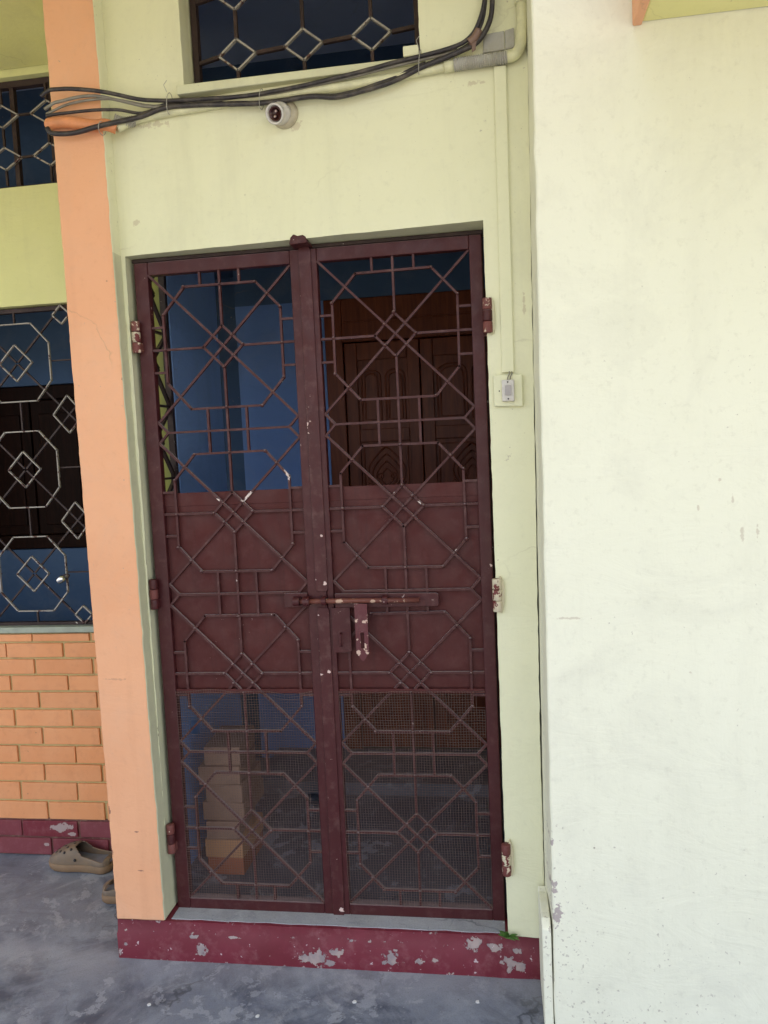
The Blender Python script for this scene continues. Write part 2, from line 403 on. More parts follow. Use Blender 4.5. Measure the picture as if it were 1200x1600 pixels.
def brickm(name, a, b, dirt, pl=None):
    m, nt, bs = new_mat(name)
    co = tc(nt)
    c = mix(nt, ramp(nt, noise_n(nt, co, 4, 5, 0.6), [(0.35, 0), (0.7, 1)]), a, b)
    ri = nt.nodes.new('ShaderNodeNewGeometry').outputs['Random Per Island']
    c = mix(nt, math_n(nt, 'MULTIPLY', ri, 0.30), c, dirt)
    c = mix(nt, math_n(nt, 'MULTIPLY', ramp(nt, noise_n(nt, co, 24, 6, 0.7), [(0.5, 0), (0.8, 1)]), 0.5), c, dirt)
    ch = ramp(nt, noise_n(nt, co, 48, 4, 0.62), [(0.71, 0), (0.725, 1)])
    c = mix(nt, ch, c, (0.34, 0.16, 0.09))
    if pl:
        pm = spots(nt, co, pl, 0.30, 30, 0.03)
        c = mix(nt, pm, c, (0.36, 0.27, 0.26))
    nt.links.new(c, bs.inputs['Base Color'])
    bs.inputs['Roughness'].default_value = 0.7
    bump(nt, bs, noise_n(nt, co, 60, 5, 0.7), 0.35, 0.002)
    return m
M['brick'] = brickm('orange_brick_paint', (0.74, 0.30, 0.12), (0.78, 0.36, 0.17), (0.5, 0.2, 0.09))
M['brick_red'] = brickm('maroon_brick_paint', (0.14, 0.009, 0.018), (0.18, 0.02, 0.035), (0.3, 0.12, 0.13),
    [(-0.72, 0.125, 0.035, 2.2), (-0.69, 0.10, 0.018, 2.0), (-0.80, 0.05, 0.012, 2)])
M['mortar'] = brickm('mustard_mortar', (0.50, 0.38, 0.15), (0.58, 0.47, 0.22), (0.22, 0.15, 0.07))
M['mortar_red'] = brickm('maroon_mortar', (0.09, 0.012, 0.02), (0.14, 0.02, 0.03), (0.4, 0.34, 0.2))
M['loose_brick'] = brickm('loose_brick', (0.24, 0.13, 0.09), (0.30, 0.18, 0.125), (0.13, 0.09, 0.07))
M['loose_brick_red'] = brickm('loose_brick_red', (0.28, 0.075, 0.03), (0.33, 0.10, 0.045), (0.25, 0.10, 0.06))
M['loose_brick_pale'] = brickm('loose_brick_pale', (0.40, 0.20, 0.09), (0.44, 0.23, 0.12), (0.4, 0.2, 0.1))

def wood_mat(name='varnished_dark_wood', ca=(0.075, 0.014, 0.005), cb=(0.17, 0.040, 0.014), sp=0.22):
    m, nt, bs = new_mat(name)
    co = tc(nt)
    g = noise_n(nt, co, 9, 6, 0.6, 0.8, (6, 6, 0.5))
    c = mix(nt, ramp(nt, g, [(0.3, 0), (0.7, 1)]), ca, cb)
    nt.links.new(c, bs.inputs['Base Color'])
    bs.inputs['Roughness'].default_value = 0.42
    bs.inputs['Specular IOR Level'].default_value = sp
    bump(nt, bs, g, 0.2, 0.001)
    return m
M['wood'] = wood_mat()
M['wood_dark'] = wood_mat('shaded_shutter_wood', (0.006, 0.003, 0.002), (0.018, 0.006, 0.004), 0.05)  # door wood darkened to near black, shade of the interior in its colour

# ------------------------------------------------------------------ mesh helpers
class MB:
    def __init__(self):
        self.bm = bmesh.new()
        self.mats = []
        self.cur = 0

    def face(self, vs, mi=0):
        try:
            f = self.bm.faces.new(vs)
            f.material_index = mi
            return f
        except ValueError:
            return None

    def box(self, a, b, mi=0, M4=None):
        x0, y0, z0 = a
        x1, y1, z1 = b
        p = [(x0, y0, z0), (x1, y0, z0), (x1, y1, z0), (x0, y1, z0), (x0, y0, z1), (x1, y0, z1), (x1, y1, z1), (x0, y1, z1)]
        if M4 is not None:
            p = [M4 @ Vector(q) for q in p]
        v = [self.bm.verts.new(q) for q in p]
        for f in ((0, 3, 2, 1), (4, 5, 6, 7), (0, 1, 5, 4), (1, 2, 6, 5), (2, 3, 7, 6), (3, 0, 4, 7)):
            self.face([v[i] for i in f], mi)
        return self

    def prism(self, pts, y0, y1, mi=0, plane='xz'):
        """outline in the x-z plane given depth y0..y1 (y0 is the front)"""
        f = (lambda a, b, d: (a, d, b)) if plane == 'xz' else (lambda a, b, d: (a, b, d))
        A = [self.bm.verts.new(f(x, z, y0)) for x, z in pts]
        B = [self.bm.verts.new(f(x, z, y1)) for x, z in pts]
        n = len(pts)
        self.face(A, mi)
        self.face(B[::-1], mi)
        for i in range(n):
            j = (i+1) % n
            self.face([A[i], B[i], B[j], A[j]], mi)
        return self

    def tube(self, pts, r, n=8, mi=0, closed=False, rr=None, cap=True, smooth=True):
        pts = [Vector(p) for p in pts]
        k = len(pts)
        rings = []
        prev = None
        for i, p in enumerate(pts):
            if closed:
                d = (pts[(i+1) % k]-pts[i-1])
            else:
                d = pts[min(i+1, k-1)]-pts[max(i-1, 0)]
            if d.length < 1e-9:
                d = Vector((0, 0, 1))
            d.normalize()
            if prev is None:
                a = Vector((0, 1, 0)) if abs(d.y) < 0.9 else Vector((1, 0, 0))
            else:
                a = prev
            s = (a - d*a.dot(d))
            if s.length < 1e-6:
                s = d.orthogonal()
            s.normalize()
            prev = s
            t = d.cross(s)
            rad = rr[i] if rr else r
            rings.append([self.bm.verts.new(p + (s*math.cos(2*PI*(j+0.5)/n) + t*math.sin(2*PI*(j+0.5)/n))*rad) for j in range(n)])
        m = k if closed else k-1
        for i in range(m):
            A, B = rings[i], rings[(i+1) % k]
            for j in range(n):
                f = self.face([A[j], A[(j+1) % n], B[(j+1) % n], B[j]], mi)
                if f and smooth and n > 4:
                    f.smooth = True
        if cap and not closed:
            self.face(rings[0][::-1], mi)
            self.face(rings[-1], mi)
        return self

    def bar(self, p, q, wd, y0, y1, mi=0, ext=0.0):
        """flat bar in the x-z plane between p and q"""
        a, b = Vector((p[0], p[1])), Vector((q[0], q[1]))
        d = (b-a)
        d.normalize()
        a = a-d*ext
        b = b+d*ext
        n = Vector((-d.y, d.x))*wd*0.5
        self.prism([(a.x-n.x, a.y-n.y), (b.x-n.x, b.y-n.y), (b.x+n.x, b.y+n.y), (a.x+n.x, a.y+n.y)], y0, y1, mi)
        return self

    def lathe(self, prof, M4, n=24, mi=0):
        rings = []
        for (r, h) in prof:
            rings.append([self.bm.verts.new(M4 @ Vector((r*math.cos(2*PI*j/n), r*math.sin(2*PI*j/n), h))) for j in range(n)])
        for i in range(len(prof)-1):
            for j in range(n):
                f = self.face([rings[i][j], rings[i][(j+1) % n], rings[i+1][(j+1) % n], rings[i+1][j]], mi)
                if f:
                    f.smooth = True
        self.face(rings[0][::-1], mi)
        self.face(rings[-1], mi)
        return self

    def build(self, name, mats, parent=None, bevel=0.0, segs=2, angle=None, base=None):
        bm = self.bm
        bmesh.ops.recalc_face_normals(bm, faces=bm.faces)
        L = Vector((0, 0, 0))
        loc = Vector((0, 0, 0))
        if parent is not None:
            r = parent
            while r.parent is not None:
                r = r.parent
            L = Vector(r.location)
        elif base is not None:
            L = Vector(base)
            loc = L
        if L.length > 0:
            bmesh.ops.translate(bm, verts=bm.verts, vec=-L)
        if angle is not None:
            for f in bm.faces:
                f.smooth = True
            for e in bm.edges:
                e.smooth = (len(e.link_faces) == 2 and e.calc_face_angle(0) < angle)
        me = bpy.data.meshes.new(name)
        bm.to_mesh(me)
        bm.free()
        if not isinstance(mats, (list, tuple)):
            mats = [mats]
        for m in mats:
            me.materials.append(m)
        o = bpy.data.objects.new(name, me)
        C.objects.link(o)
        o.location = loc
        if parent is not None:
            o.parent = parent
        if bevel > 0:
            b = o.modifiers.new('bevel', 'BEVEL')
            b.width = bevel
            b.segments = segs
            b.limit_method = 'ANGLE'
            b.angle_limit = R(40)
        return o

def tag(o, label=None, cat=None, group=None, kind=None):
    if label:
        o['label'] = label
    if cat:
        o['category'] = cat
    if group:
        o['group'] = group
    if kind:
        o['kind'] = kind
    return o

def empty(name, loc, label, cat, group=None):
    o = bpy.data.objects.new(name, None)
    o.location = loc
    o.empty_display_size = 0.1
    C.objects.link(o)
    return tag(o, label, cat, group)

def span(a, b, step):
    n = max(1, int(round((b-a)/step)))
    return [a+(b-a)*i/n for i in range(n+1)]

def breaks(lst, step):
    lst = sorted(set(lst))
    out = []
    for a, b in zip(lst, lst[1:]):
        s = span(a, b, step)
        out += s[:-1]
    out.append(lst[-1])
    return out

def lattice(xs, zs, holes, yf, yb, fx=None, amp=0.0012, mf=None, seed=0.0, mb=None):
    """wall slab in x-z with rectangular holes, front y=yf(x,z), back y=yb; outline wobbled like hand plaster"""
    mb = mb or MB()
    bm = mb.bm
    cache = {}
    def hole(xm, zm):
        return any(h[0] < xm < h[1] and h[2] < zm < h[3] for h in holes)
    def V(i, j, back):
        k = (i, j, back)
        if k not in cache:
            x, z = xs[i], zs[j]
            p = Vector((x*3.1+seed, 0, z*3.1))
            q = Vector((x*17+seed, 3, z*17))
            q2 = Vector((x*52+seed, 5, z*52))
            dy = noise.noise(p)*amp*2.5 + noise.noise(q)*amp
            dx = (noise.noise(q+Vector((9, 0, 0)))*1.2 + noise.noise(q2)*1.3)*amp
            dz = noise.noise(q+Vector((0, 9, 0)))*amp*1.2
            X = x+dx
            if fx:
                X = fx(x, z)+dx
            Y = (yf(x, z)+dy) if not back else yb
            cache[k] = bm.verts.new((X, Y, z+dz))
        return cache[k]
    nx, nz = len(xs)-1, len(zs)-1
    solid = [[not hole((xs[i]+xs[i+1])/2, (zs[j]+zs[j+1])/2) for j in range(nz)] for i in range(nx)]
    def S_(i, j):
        return 0 <= i < nx and 0 <= j < nz and solid[i][j]
    for i in range(nx):
        for j in range(nz):
            if not solid[i][j]:
                continue
            xm, zm = (xs[i]+xs[i+1])/2, (zs[j]+zs[j+1])/2
            fm = mf('front', xm, zm) if mf else 0
            mb.face([V(i, j, 0), V(i+1, j, 0), V(i+1, j+1, 0), V(i, j+1, 0)], fm)
            mb.face([V(i, j, 1), V(i, j+1, 1), V(i+1, j+1, 1), V(i+1, j, 1)], mf('back', xm, zm) if mf else 0)
            sm = lambda s: mf(s, xm, zm) if mf else 0
            if not S_(i-1, j):
                mb.face([V(i, j, 0), V(i, j+1, 0), V(i, j+1, 1), V(i, j, 1)], sm('left'))
            if not S_(i+1, j):
                mb.face([V(i+1, j, 0), V(i+1, j, 1), V(i+1, j+1, 1), V(i+1, j+1, 0)], sm('right'))
            if not S_(i, j-1):
                mb.face([V(i, j, 0), V(i, j, 1), V(i+1, j, 1), V(i+1, j, 0)], sm('bottom'))
            if not S_(i, j+1):
                mb.face([V(i, j+1, 0), V(i+1, j+1, 0), V(i+1, j+1, 1), V(i, j+1, 1)], sm('top'))
    return mb

def catmull(pts, n=6):
    pts = [Vector(p) for p in pts]
    out = []
    P = [pts[0]*2-pts[1]]+pts+[pts[-1]*2-pts[-2]]
    for i in range(1, len(P)-2):
        for k in range(n):
            t = k/n
            a, b, c, d = P[i-1], P[i], P[i+1], P[i+2]
            out.append(0.5*((2*b)+(c-a)*t+(2*a-5*b+4*c-d)*t*t+(3*b-a-3*c+d)*t*t*t))
    out.append(pts[-1])
    return out

# ================================================================== SETTING
g = MB()
xs = [-30, -12, -5, -2, 2, 5, 12, 30]
g.box((-45, -60, -0.4), (45, 45, -0.03))
fl = g.build('ground', M['earth'])
tag(fl, kind='structure')
g = MB()
g.box((-4.0, -3.3, -0.029), (5.0, 0.60, 0.0))
fl = g.build('courtyard_floor', M['floor'], bevel=0.004)
tag(fl, kind='structure')

# ------------------------------------------------------------------ front wall with gate opening and upper window
def yfront(x, z):
    return -0.025-0.045*max(-0.05, min(1.25, x))
GX0, GX1, GZ0, GZ1 = -0.014, 1.084, 0.13, 2.247
UX0, UX1, UZ0, UZ1 = 0.215, 0.925, 2.712, 3.055
wl = empty('gate_wall', (0.55, 0, 0.0), 'pale yellow plastered wall around and above the maroon gate', 'wall')
xs = breaks([-0.02, GX0, GX1, UX0, UX1, 1.225], 0.03)
zs = breaks([0.132, GZ1, UZ0, UZ1, 3.6], 0.02)
def fxw(x, z):
    if x > 1.2:
        return 1.188+0.012*z
    if x <= -0.019:
        return -0.02-0.004*z
    return x
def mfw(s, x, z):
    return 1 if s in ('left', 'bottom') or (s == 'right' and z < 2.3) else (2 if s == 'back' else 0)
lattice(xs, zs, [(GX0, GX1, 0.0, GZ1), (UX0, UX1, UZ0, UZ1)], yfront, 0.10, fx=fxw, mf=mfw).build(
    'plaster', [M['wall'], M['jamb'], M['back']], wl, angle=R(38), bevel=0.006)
# upper window grille (part of the wall)
wd = MB()
for a, b in (((UX0+.004, 0.045, UZ0+.002), (UX0+0.022, 0.07, UZ1-.002)), ((UX1-0.022, 0.045, UZ0+.002), (UX1-.004, 0.07, UZ1-.002)),
             ((UX0+.023, 0.046, UZ0+.002), (UX1-.023, 0.069, UZ0+0.014))):
    wd.box(a, b)
wfr = wd.build('window_frame', M['bar_dark'], wl)
dia, lnk = MB(), MB()
pitch_x, pitch_z = 0.208, 0.178
for c in range(0, 4):
    cx = 0.358+c*pitch_x
    for r_ in range(0, 4):
        cz = 2.838+r_*pitch_z+0.006*c - 0.0
        rx, rz = 0.058, 0.046
        if cx+rx > UX1-.02:
            continue
        q = [(cx, cz+rz), (cx+rx, cz), (cx, cz-rz), (cx-rx, cz)]
        for i in range(4):
            dia.bar(q[i], q[(i+1) % 4], 0.0052, 0.046, 0.058, ext=0.002)
        lnk.bar((cx+rx+.003, cz), (min(cx+pitch_x-rx-.003, UX1-0.022), cz+0.006), 0.010, 0.048, 0.060)
        if c == 0:
            lnk.bar((UX0+0.02, cz-0.012), (cx-rx-.003, cz), 0.010, 0.048, 0.060)
        lnk.bar((cx, cz+rz+.003), (cx, cz+pitch_z-rz-.003), 0.010, 0.048, 0.060)
        if r_ == 0:
            lnk.bar((cx, cz-rz-.003), (cx, UZ0+0.013), 0.010, 0.048, 0.060)
dia.build('diamond_bars', M['bar_white'], wfr)
lnk.build('link_bars', M['bar_dark'], wfr)
# sill ledge of the upper window
sl = MB()
sl.prism([(0.205, 2.684), (0.94, 2.690), (0.94, 2.7105), (0.205, 2.7105)], -0.073, -0.02)
sl.build('window_sill', M['jamb'], wl, bevel=0.003)  # olive tone paints the ledge's shadow into its colour
lp = MB()
lp.box((0.878, -0.078, 2.7115), (0.922, -0.070, 2.740))
lp.build('plaster_lump', M['wall'], wl, bevel=0.003)

# ------------------------------------------------------------------ plinth / door step
pl = empty('doorstep', (0.5, 0, 0), 'grey cement doorstep with peeling maroon front under the gate', 'doorstep')
st = MB()
n = 60
prof = [(0.10, 0.0), (-0.079, 0.0), (-0.080, 0.085), (-0.074, 0.094), (-0.070, 0.1275), (-0.064, 0.1285), (0.10, 0.1285)]
rings = []
for i in range(n+1):
    x = -0.178+(1.188+0.178)*i/n
    rr = []
    for k, (y, z) in enumerate(prof):
        dy = noise.noise(Vector((x*9, k*3.3, 1)))*0.0025 if 0 < k < 6 else 0
        dz = noise.noise(Vector((x*11, k*3.3, 5)))*0.0018 if 0 < k < 5 and z > 0.01 else 0
        rr.append(st.bm.verts.new((x, y+dy, z+dz)))
    rings.append(rr)
for i in range(n):
    for k in range(len(prof)-1):
        st.face([rings[i][k], rings[i+1][k], rings[i+1][k+1], rings[i][k+1]])
st.face(rings[0])
st.face(rings[-1][::-1])
st.build('riser', M['red'], pl, angle=R(50))
tp = MB()
xs = span(0.004, 1.075, 0.02)
def yt(x):
    return -0.060+noise.noise(Vector((x*14, 2, 0)))*0.005 + noise.noise(Vector((x*45, 2, 0)))*0.002
A = [tp.bm.verts.new((x, yt(x), 0.1312)) for x in xs]
B = [tp.bm.verts.new((x, 0.06, 0.1312)) for x in xs]
A0 = [tp.bm.verts.new((x, yt(x), 0.1288)) for x in xs]
B0 = [tp.bm.verts.new((x, 0.06, 0.1288)) for x in xs]
for i in range(len(xs)-1):
    tp.face([A[i], A[i+1], B[i+1], B[i]])
    tp.face([A0[i], A0[i+1], A[i+1], A[i]])
    tp.face([A0[i], B0[i], B0[i+1], A0[i+1]])
tp.build('threshold', M['sill'], pl)

# ------------------------------------------------------------------ orange pillar
def fxp(x, z):
    if x < -0.1:
        return -0.176-0.0058*z
    return -0.011-0.0070*z
pil = lattice([-0.176]+span(-0.16, -0.03, 0.03)+[-0.012], breaks([0.132, 3.6], 0.015), [],
              lambda x, z: -0.078, 0.098, fx=lambda x, z: (fxp(x, z) if x < -0.17 or x > -0.02 else x-0.0064*z),
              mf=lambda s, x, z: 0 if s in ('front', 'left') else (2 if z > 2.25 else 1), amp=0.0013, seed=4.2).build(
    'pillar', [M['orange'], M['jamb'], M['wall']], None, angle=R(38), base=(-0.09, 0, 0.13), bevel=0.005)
tag(pil, 'tall orange square pillar with a green side, left of the gate', 'pillar')

# ------------------------------------------------------------------ left recessed wall, brick lower part, window grille
lw = empty('veranda_wall', (-0.9, 0.52, 0), 'recessed veranda wall with orange brickwork below a grilled window', 'wall')
WX0, WX1, WZ0, WZ1 = -1.75, -0.50, 0.948, 2.246
VX0, VX1, VZ0, VZ1 = -1.75, -0.53, 2.697, 3.105
xs = breaks([-3.0, WX0, WX1, VX1, -0.178], 0.06)
zs = breaks([WZ0-0.006, WZ1, VZ0, VZ1, 3.6], 0.05)
lattice(xs, zs, [(WX0, WX1, 0, WZ1), (VX0, VX1, VZ0, VZ1)], lambda x, z: 0.52, 0.62, mf=lambda s, x, z: 1 if s == 'back' else 0,
        seed=8.0).build('plaster', [M['left_wall'], M['back']], lw, angle=R(38))
bk = MB()
bk.box((-3.0, 0.531, 0.162), (-0.179, 0.62, WZ0-0.009))
bk.build('mortar', M['mortar'], lw)
bk = MB()
bk.box((-3.0, 0.529, 0.001), (-0.179, 0.619, 0.161))
bk.build('plinth_mortar', M['mortar_red'], lw)
ROWZ = [0.942, 0.903, 0.837, 0.768, 0.699, 0.626, 0.550, 0.473, 0.396, 0.318, 0.236, 0.155, 0.080, 0.002]
JX = [-0.791, -0.657, -0.790, -0.649, -0.782, -0.644, -0.780, -0.640, -0.783, -0.645, -0.782, -0.653, -0.776]
b1, b2 = MB(), MB()
for r_ in range(13):
    zt, zb = ROWZ[r_]-0.0045, ROWZ[r_+1]+0.0045
    x = JX[r_]
    while x > -2.9:
        x -= 0.2535
    while x < -0.19:
        j = random.uniform(-.002, .002)
        x1 = min(x+0.2535, -0.181)
        d = random.uniform(0, 0.0025)
        y0 = 0.520+d
        tgt = b1 if r_ < 11 else b2
        a, b = x+0.0048+j, x1-0.0048+j
        if b-a > 0.02:
            # slightly uneven brick face
            pts = [(a, zb), (a+(b-a)*.33, zb+random.uniform(-.0012, .0012)), (a+(b-a)*.66, zb+random.uniform(-.0012, .0012)), (b, zb+random.uniform(-.001, .001)),
                   (b+random.uniform(-.001, .001), zt), (a+(b-a)*.66, zt+random.uniform(-.0012, .0012)), (a+(b-a)*.33, zt+random.uniform(-.0012, .0012)), (a, zt+random.uniform(-.001, .001))]
            tgt.prism(pts, y0, 0.545)
        x += 0.2535
b1.build('orange_bricks', M['brick'], lw, bevel=0.0025)
b2.build('maroon_bricks', M['brick_red'], lw, bevel=0.0025)
ws = MB()
ws.box((WX0-.05, 0.512, WZ0-0.004), (-0.182, 0.60, 0.968))
ws.build('window_sill', M['green_sill'], lw, bevel=0.003)

def left_grille(parent):
    fr = MB()
    fr.box((WX0, 0.548, 0.9685), (WX1, 0.57, 0.981))
    fr.box((WX0, 0.548, WZ1-0.02), (WX1, 0.57, WZ1-0.004))
    fr.box((WX1-0.026, 0.547, 0.982), (WX1-0.004, 0.571, WZ1-0.021))
    f = fr.build('window_frame', M['bar_dark'], parent)
    W_, D_, L_ = MB(), MB(), MB()
    CX = -0.775
    PX, PZ = 0.415, 0.424
    y0, y1 = 0.535, 0.545
    zc = [2.028, 1.605, 1.182]
    for k in range(-3, 1):
        cx = CX+k*PX
        for c in zc:
            o = [(cx-.072, c+.152), (cx+.075, c+.152), (cx+.146, c+.072), (cx+.146, c-.075), (cx+.080, c-.152), (cx-.078, c-.152), (cx-.146, c-.075), (cx-.146, c+.072)]
            for i in range(8):
                W_.bar(o[i], o[(i+1) % 8], 0.0044, y0, y1, ext=0.002)
            q = [(cx, c+.072), (cx+.070, c), (cx, c-.072), (cx-.070, c)]
            for i in range(4):
                W_.bar(q[i], q[(i+1) % 4], 0.0044, y0-.0003, y1, ext=0.002)
            D_.bar((cx+.147, c+.002), (cx+PX-.147, c+.002) if k < 0 else (WX1-.026, c+.002), 0.005, 0.548, 0.556)
            # diagonals out to the small diamonds
            for sx in (-1, 1):
                for sz in (-1, 1):
                    L_.bar((cx+sx*.004, c+sz*.004), (cx+sx*(PX/2-.035), c+sz*(PZ/2-.036)), 0.0065, 0.5455, 0.553)
        for c in (zc[0]-PZ/2, zc[1]-PZ/2):
            D_.bar((cx, c+.058), (cx, c-.058), 0.0055, 0.546, 0.554)
        D_.bar((cx, zc[0]+.153), (cx, WZ1-.02), 0.006, 0.546, 0.554)
        D_.bar((cx, zc[2]-.153), (cx, 0.981), 0.006, 0.546, 0.554)
        ix = cx+PX/2
        for c in (zc[0]-PZ/2, zc[1]-PZ/2):
            q = [(ix, c+.074), (ix+.064, c), (ix, c-.074), (ix-.064, c)]
            for i in range(4):
                W_.bar(q[i], q[(i+1) % 4], 0.0044, y0-.0002, y1, ext=0.002)
            L_.bar((ix-.035, c+.036), (ix+.035, c-.036), 0.006, 0.5457, 0.5525)
            L_.bar((ix+.035, c+.0361), (ix-.035, c-.0361), 0.006, 0.5459, 0.5527)
        for c in (zc[0]+.176, zc[2]-.170):
            q = [(ix, c+.036), (ix+.037, c), (ix, c-.036), (ix-.037, c)]
            for i in range(4):
                W_.bar(q[i], q[(i+1) % 4], 0.005, y0-.0002, y1, ext=0.002)
    W_.build('outline_bars', M['bar_white'], f)
    D_.build('tie_bars', M['bar_dark'], f)
    L_.build('diagonal_bars', M['bar_dark'], f)
left_grille(lw)
# small upper window on the left
fr = MB()
fr.box((VX0, 0.545, VZ1-0.026), (VX1, 0.57, VZ1-.003))
fr.box((VX0, 0.545, VZ0+.002), (VX1, 0.57, VZ0+0.012))
fr.box((VX1-0.026, 0.544, VZ0+.013), (VX1-.003, 0.571, VZ1-.027))
for x in (-0.708, -1.12, -1.5):
    fr.box((x-.009, 0.548, VZ0+.013), (x+.009, 0.569, VZ1-.027))
f2 = fr.build('upper_window_frame', M['bar_dark'], lw)
W_, L_ = MB(), MB()
for k in range(-5, 1):
    cx = -0.560+k*0.187
    for c in (2.97, 2.812):
        q = [(cx, c+.042), (cx+.068, c), (cx, c-.042), (cx-.068, c)]
        for i in range(4):
            W_.bar(q[i], q[(i+1) % 4], 0.0055, 0.533, 0.5435, ext=0.002)
        L_.bar((cx-.071, c), (cx-.116, c), 0.008, 0.534, 0.5425)
    L_.bar((cx, 2.969-.046), (cx, 2.812+.046), 0.008, 0.534, 0.5425)
    L_.bar((cx, 3.016), (cx, VZ1-.028), 0.008, 0.534, 0.5425)
    L_.bar((cx, 2.766), (cx, VZ0+.013), 0.008, 0.534, 0.5425)
W_.build('diamond_bars', M['bar_white'], f2)
L_.build('link_bars', M['bar_dark'], f2)

# ------------------------------------------------------------------ side wall of the entry with a narrow grilled opening
sw = empty('entry_side_wall', (-0.1, 0.5, 0.13), 'blue side wall inside the gate with a narrow grilled opening', 'wall')
SO0, SO1, SZ0, SZ1 = 0.15, 0.40, 1.02, 2.33
m_ = MB()
ys = breaks([0.10, SO0, SO1, 0.90], 0.08)
zs = breaks([0.0, SZ0, SZ1, 3.45], 0.1)
cache = {}
def V2(i, j, s):
    k = (i, j, s)
    if k not in cache:
        cache[k] = m_.bm.verts.new((-0.062 if s == 0 else -0.092, ys[i], zs[j]))
    return cache[k]
def solid2(i, j):
    if not (0 <= i < len(ys)-1 and 0 <= j < len(zs)-1):
        return False
    ym, zm = (ys[i]+ys[i+1])/2, (zs[j]+zs[j+1])/2
    return not (SO0 < ym < SO1 and SZ0 < zm < SZ1)
for i in range(len(ys)-1):
    for j in range(len(zs)-1):
        if not solid2(i, j):
            continue
        outm = 1 if ys[i] < 0.51 else 0
        m_.face([V2(i, j, 0), V2(i+1, j, 0), V2(i+1, j+1, 0), V2(i, j+1, 0)], 0)
        m_.face([V2(i, j, 1), V2(i+1, j, 1), V2(i+1, j+1, 1), V2(i, j+1, 1)], outm)
        if not solid2(i-1, j):
            m_.face([V2(i, j, 0), V2(i, j+1, 0), V2(i, j+1, 1), V2(i, j, 1)], 0)
        if not solid2(i+1, j):
            m_.face([V2(i+1, j, 0), V2(i+1, j+1, 0), V2(i+1, j+1, 1), V2(i+1, j, 1)], 0)
        if not solid2(i, j-1):
            m_.face([V2(i, j, 0), V2(i+1, j, 0), V2(i+1, j, 1), V2(i, j, 1)], 0)
        if not solid2(i, j+1):
            m_.face([V2(i, j+1, 0), V2(i+1, j+1, 0), V2(i+1, j+1, 1), V2(i, j+1, 1)], 0)
m_.build('plaster', [M['blue'], M['left_wall']], sw)
def ybar(mb, p, q, wd, x0, x1):
    a, b = Vector(p), Vector(q)
    d = (b-a).normalized()
    n_ = Vector((-d.y, d.x))*wd*0.5
    pts = [(a.x-n_.x, a.y-n_.y), (b.x-n_.x, b.y-n_.y), (b.x+n_.x, b.y+n_.y), (a.x+n_.x, a.y+n_.y)]
    A_ = [mb.bm.verts.new((x0, y, z)) for y, z in pts]
    B_ = [mb.bm.verts.new((x1, y, z)) for y, z in pts]
    mb.face(A_)
    mb.face(B_[::-1])
    for i in range(4):
        mb.face([A_[i], B_[i], B_[(i+1) % 4], A_[(i+1) % 4]])
sg = MB()
ybar(sg, (SO0+.012, SZ0+.003), (SO0+.012, SZ1-.003), 0.02, -0.088, -0.066)
ybar(sg, (SO1-.012, SZ0+.003), (SO1-.012, SZ1-.003), 0.02, -0.088, -0.066)
sfr = sg.build('window_frame', M['bar_dark'], sw)
sg = MB()
ym = (SO0+SO1)/2
for c in [1.16, 1.42, 1.68, 1.94, 2.20]:
    ybar(sg, (SO0+.02, c+.10), (ym+.03, c), 0.012, -0.084, -0.072)
    ybar(sg, (ym+.03, c), (SO0+.02, c-.10), 0.012, -0.084, -0.072)
    ybar(sg, (SO1-.02, c+.12), (ym-.02, c+.02), 0.012, -0.084, -0.0721)
    ybar(sg, (ym-.02, c+.02), (SO1-.02, c-.12), 0.012, -0.084, -0.0722)
    ybar(sg, (SO0+.022, c+.13), (SO1-.022, c+.13), 0.008, -0.0845, -0.0723)
sg.build('lattice_bars', M['bar_dark'], sfr)

# ------------------------------------------------------------------ interior shell
YB = 1.25
DX0, DX1, DZ1 = 0.330, 1.300, 2.325
bw = empty('back_wall', (0.5, YB, 0.13), 'blue back wall behind the gate, around the carved wooden door', 'wall')
BWX0, BWX1, BWZ0, BWZ1 = -1.9, -0.62, 1.20, 2.02
xs = breaks([-3.0, BWX0, BWX1, -0.42, -0.095, DX0, DX1, 1.7], 0.15)
zs = breaks([0.0, BWZ0, BWZ1, 2.5, DZ1, 3.45], 0.15)
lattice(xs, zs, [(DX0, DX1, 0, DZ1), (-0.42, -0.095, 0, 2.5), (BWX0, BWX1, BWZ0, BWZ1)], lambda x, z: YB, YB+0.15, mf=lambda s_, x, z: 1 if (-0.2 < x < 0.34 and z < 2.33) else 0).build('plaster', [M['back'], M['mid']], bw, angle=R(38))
wb = MB()
wb.box((-0.50, YB+0.151, 0.002), (0.0, YB+0.17, 2.6))
wb.build('niche_back', M['back'], bw)
wb = MB()
wb.box((BWX0+.002, YB+0.02, BWZ0+.002), (BWX0+0.07, YB+0.08, BWZ1-.002))
wb.box((BWX1-0.07, YB+0.02, BWZ0+.002), (BWX1-.002, YB+0.08, BWZ1-.002))
wb.box((BWX0+.071, YB+0.02, BWZ1-0.07), (BWX1-.071, YB+0.08, BWZ1-.003))
wb.box((BWX0+.071, YB+0.02, BWZ0+.003), (BWX1-.071, YB+0.08, BWZ0+0.07))
wf = wb.build('shutter_frame', M['wood_dark'], bw, bevel=0.004)
wb = MB()
x = BWX0+0.075
while x < BWX1-0.1:
    wb.box((x+.004, YB+0.045, BWZ0+.072), (x+0.30, YB+0.075, BWZ1-.072))
    wb.box((x+.05, YB+0.035, BWZ0+.12), (x+0.25, YB+0.0449, BWZ1-.14))
    x += 0.305
wb.build('shutter_panels', M['wood_dark'], wf, bevel=0.004)

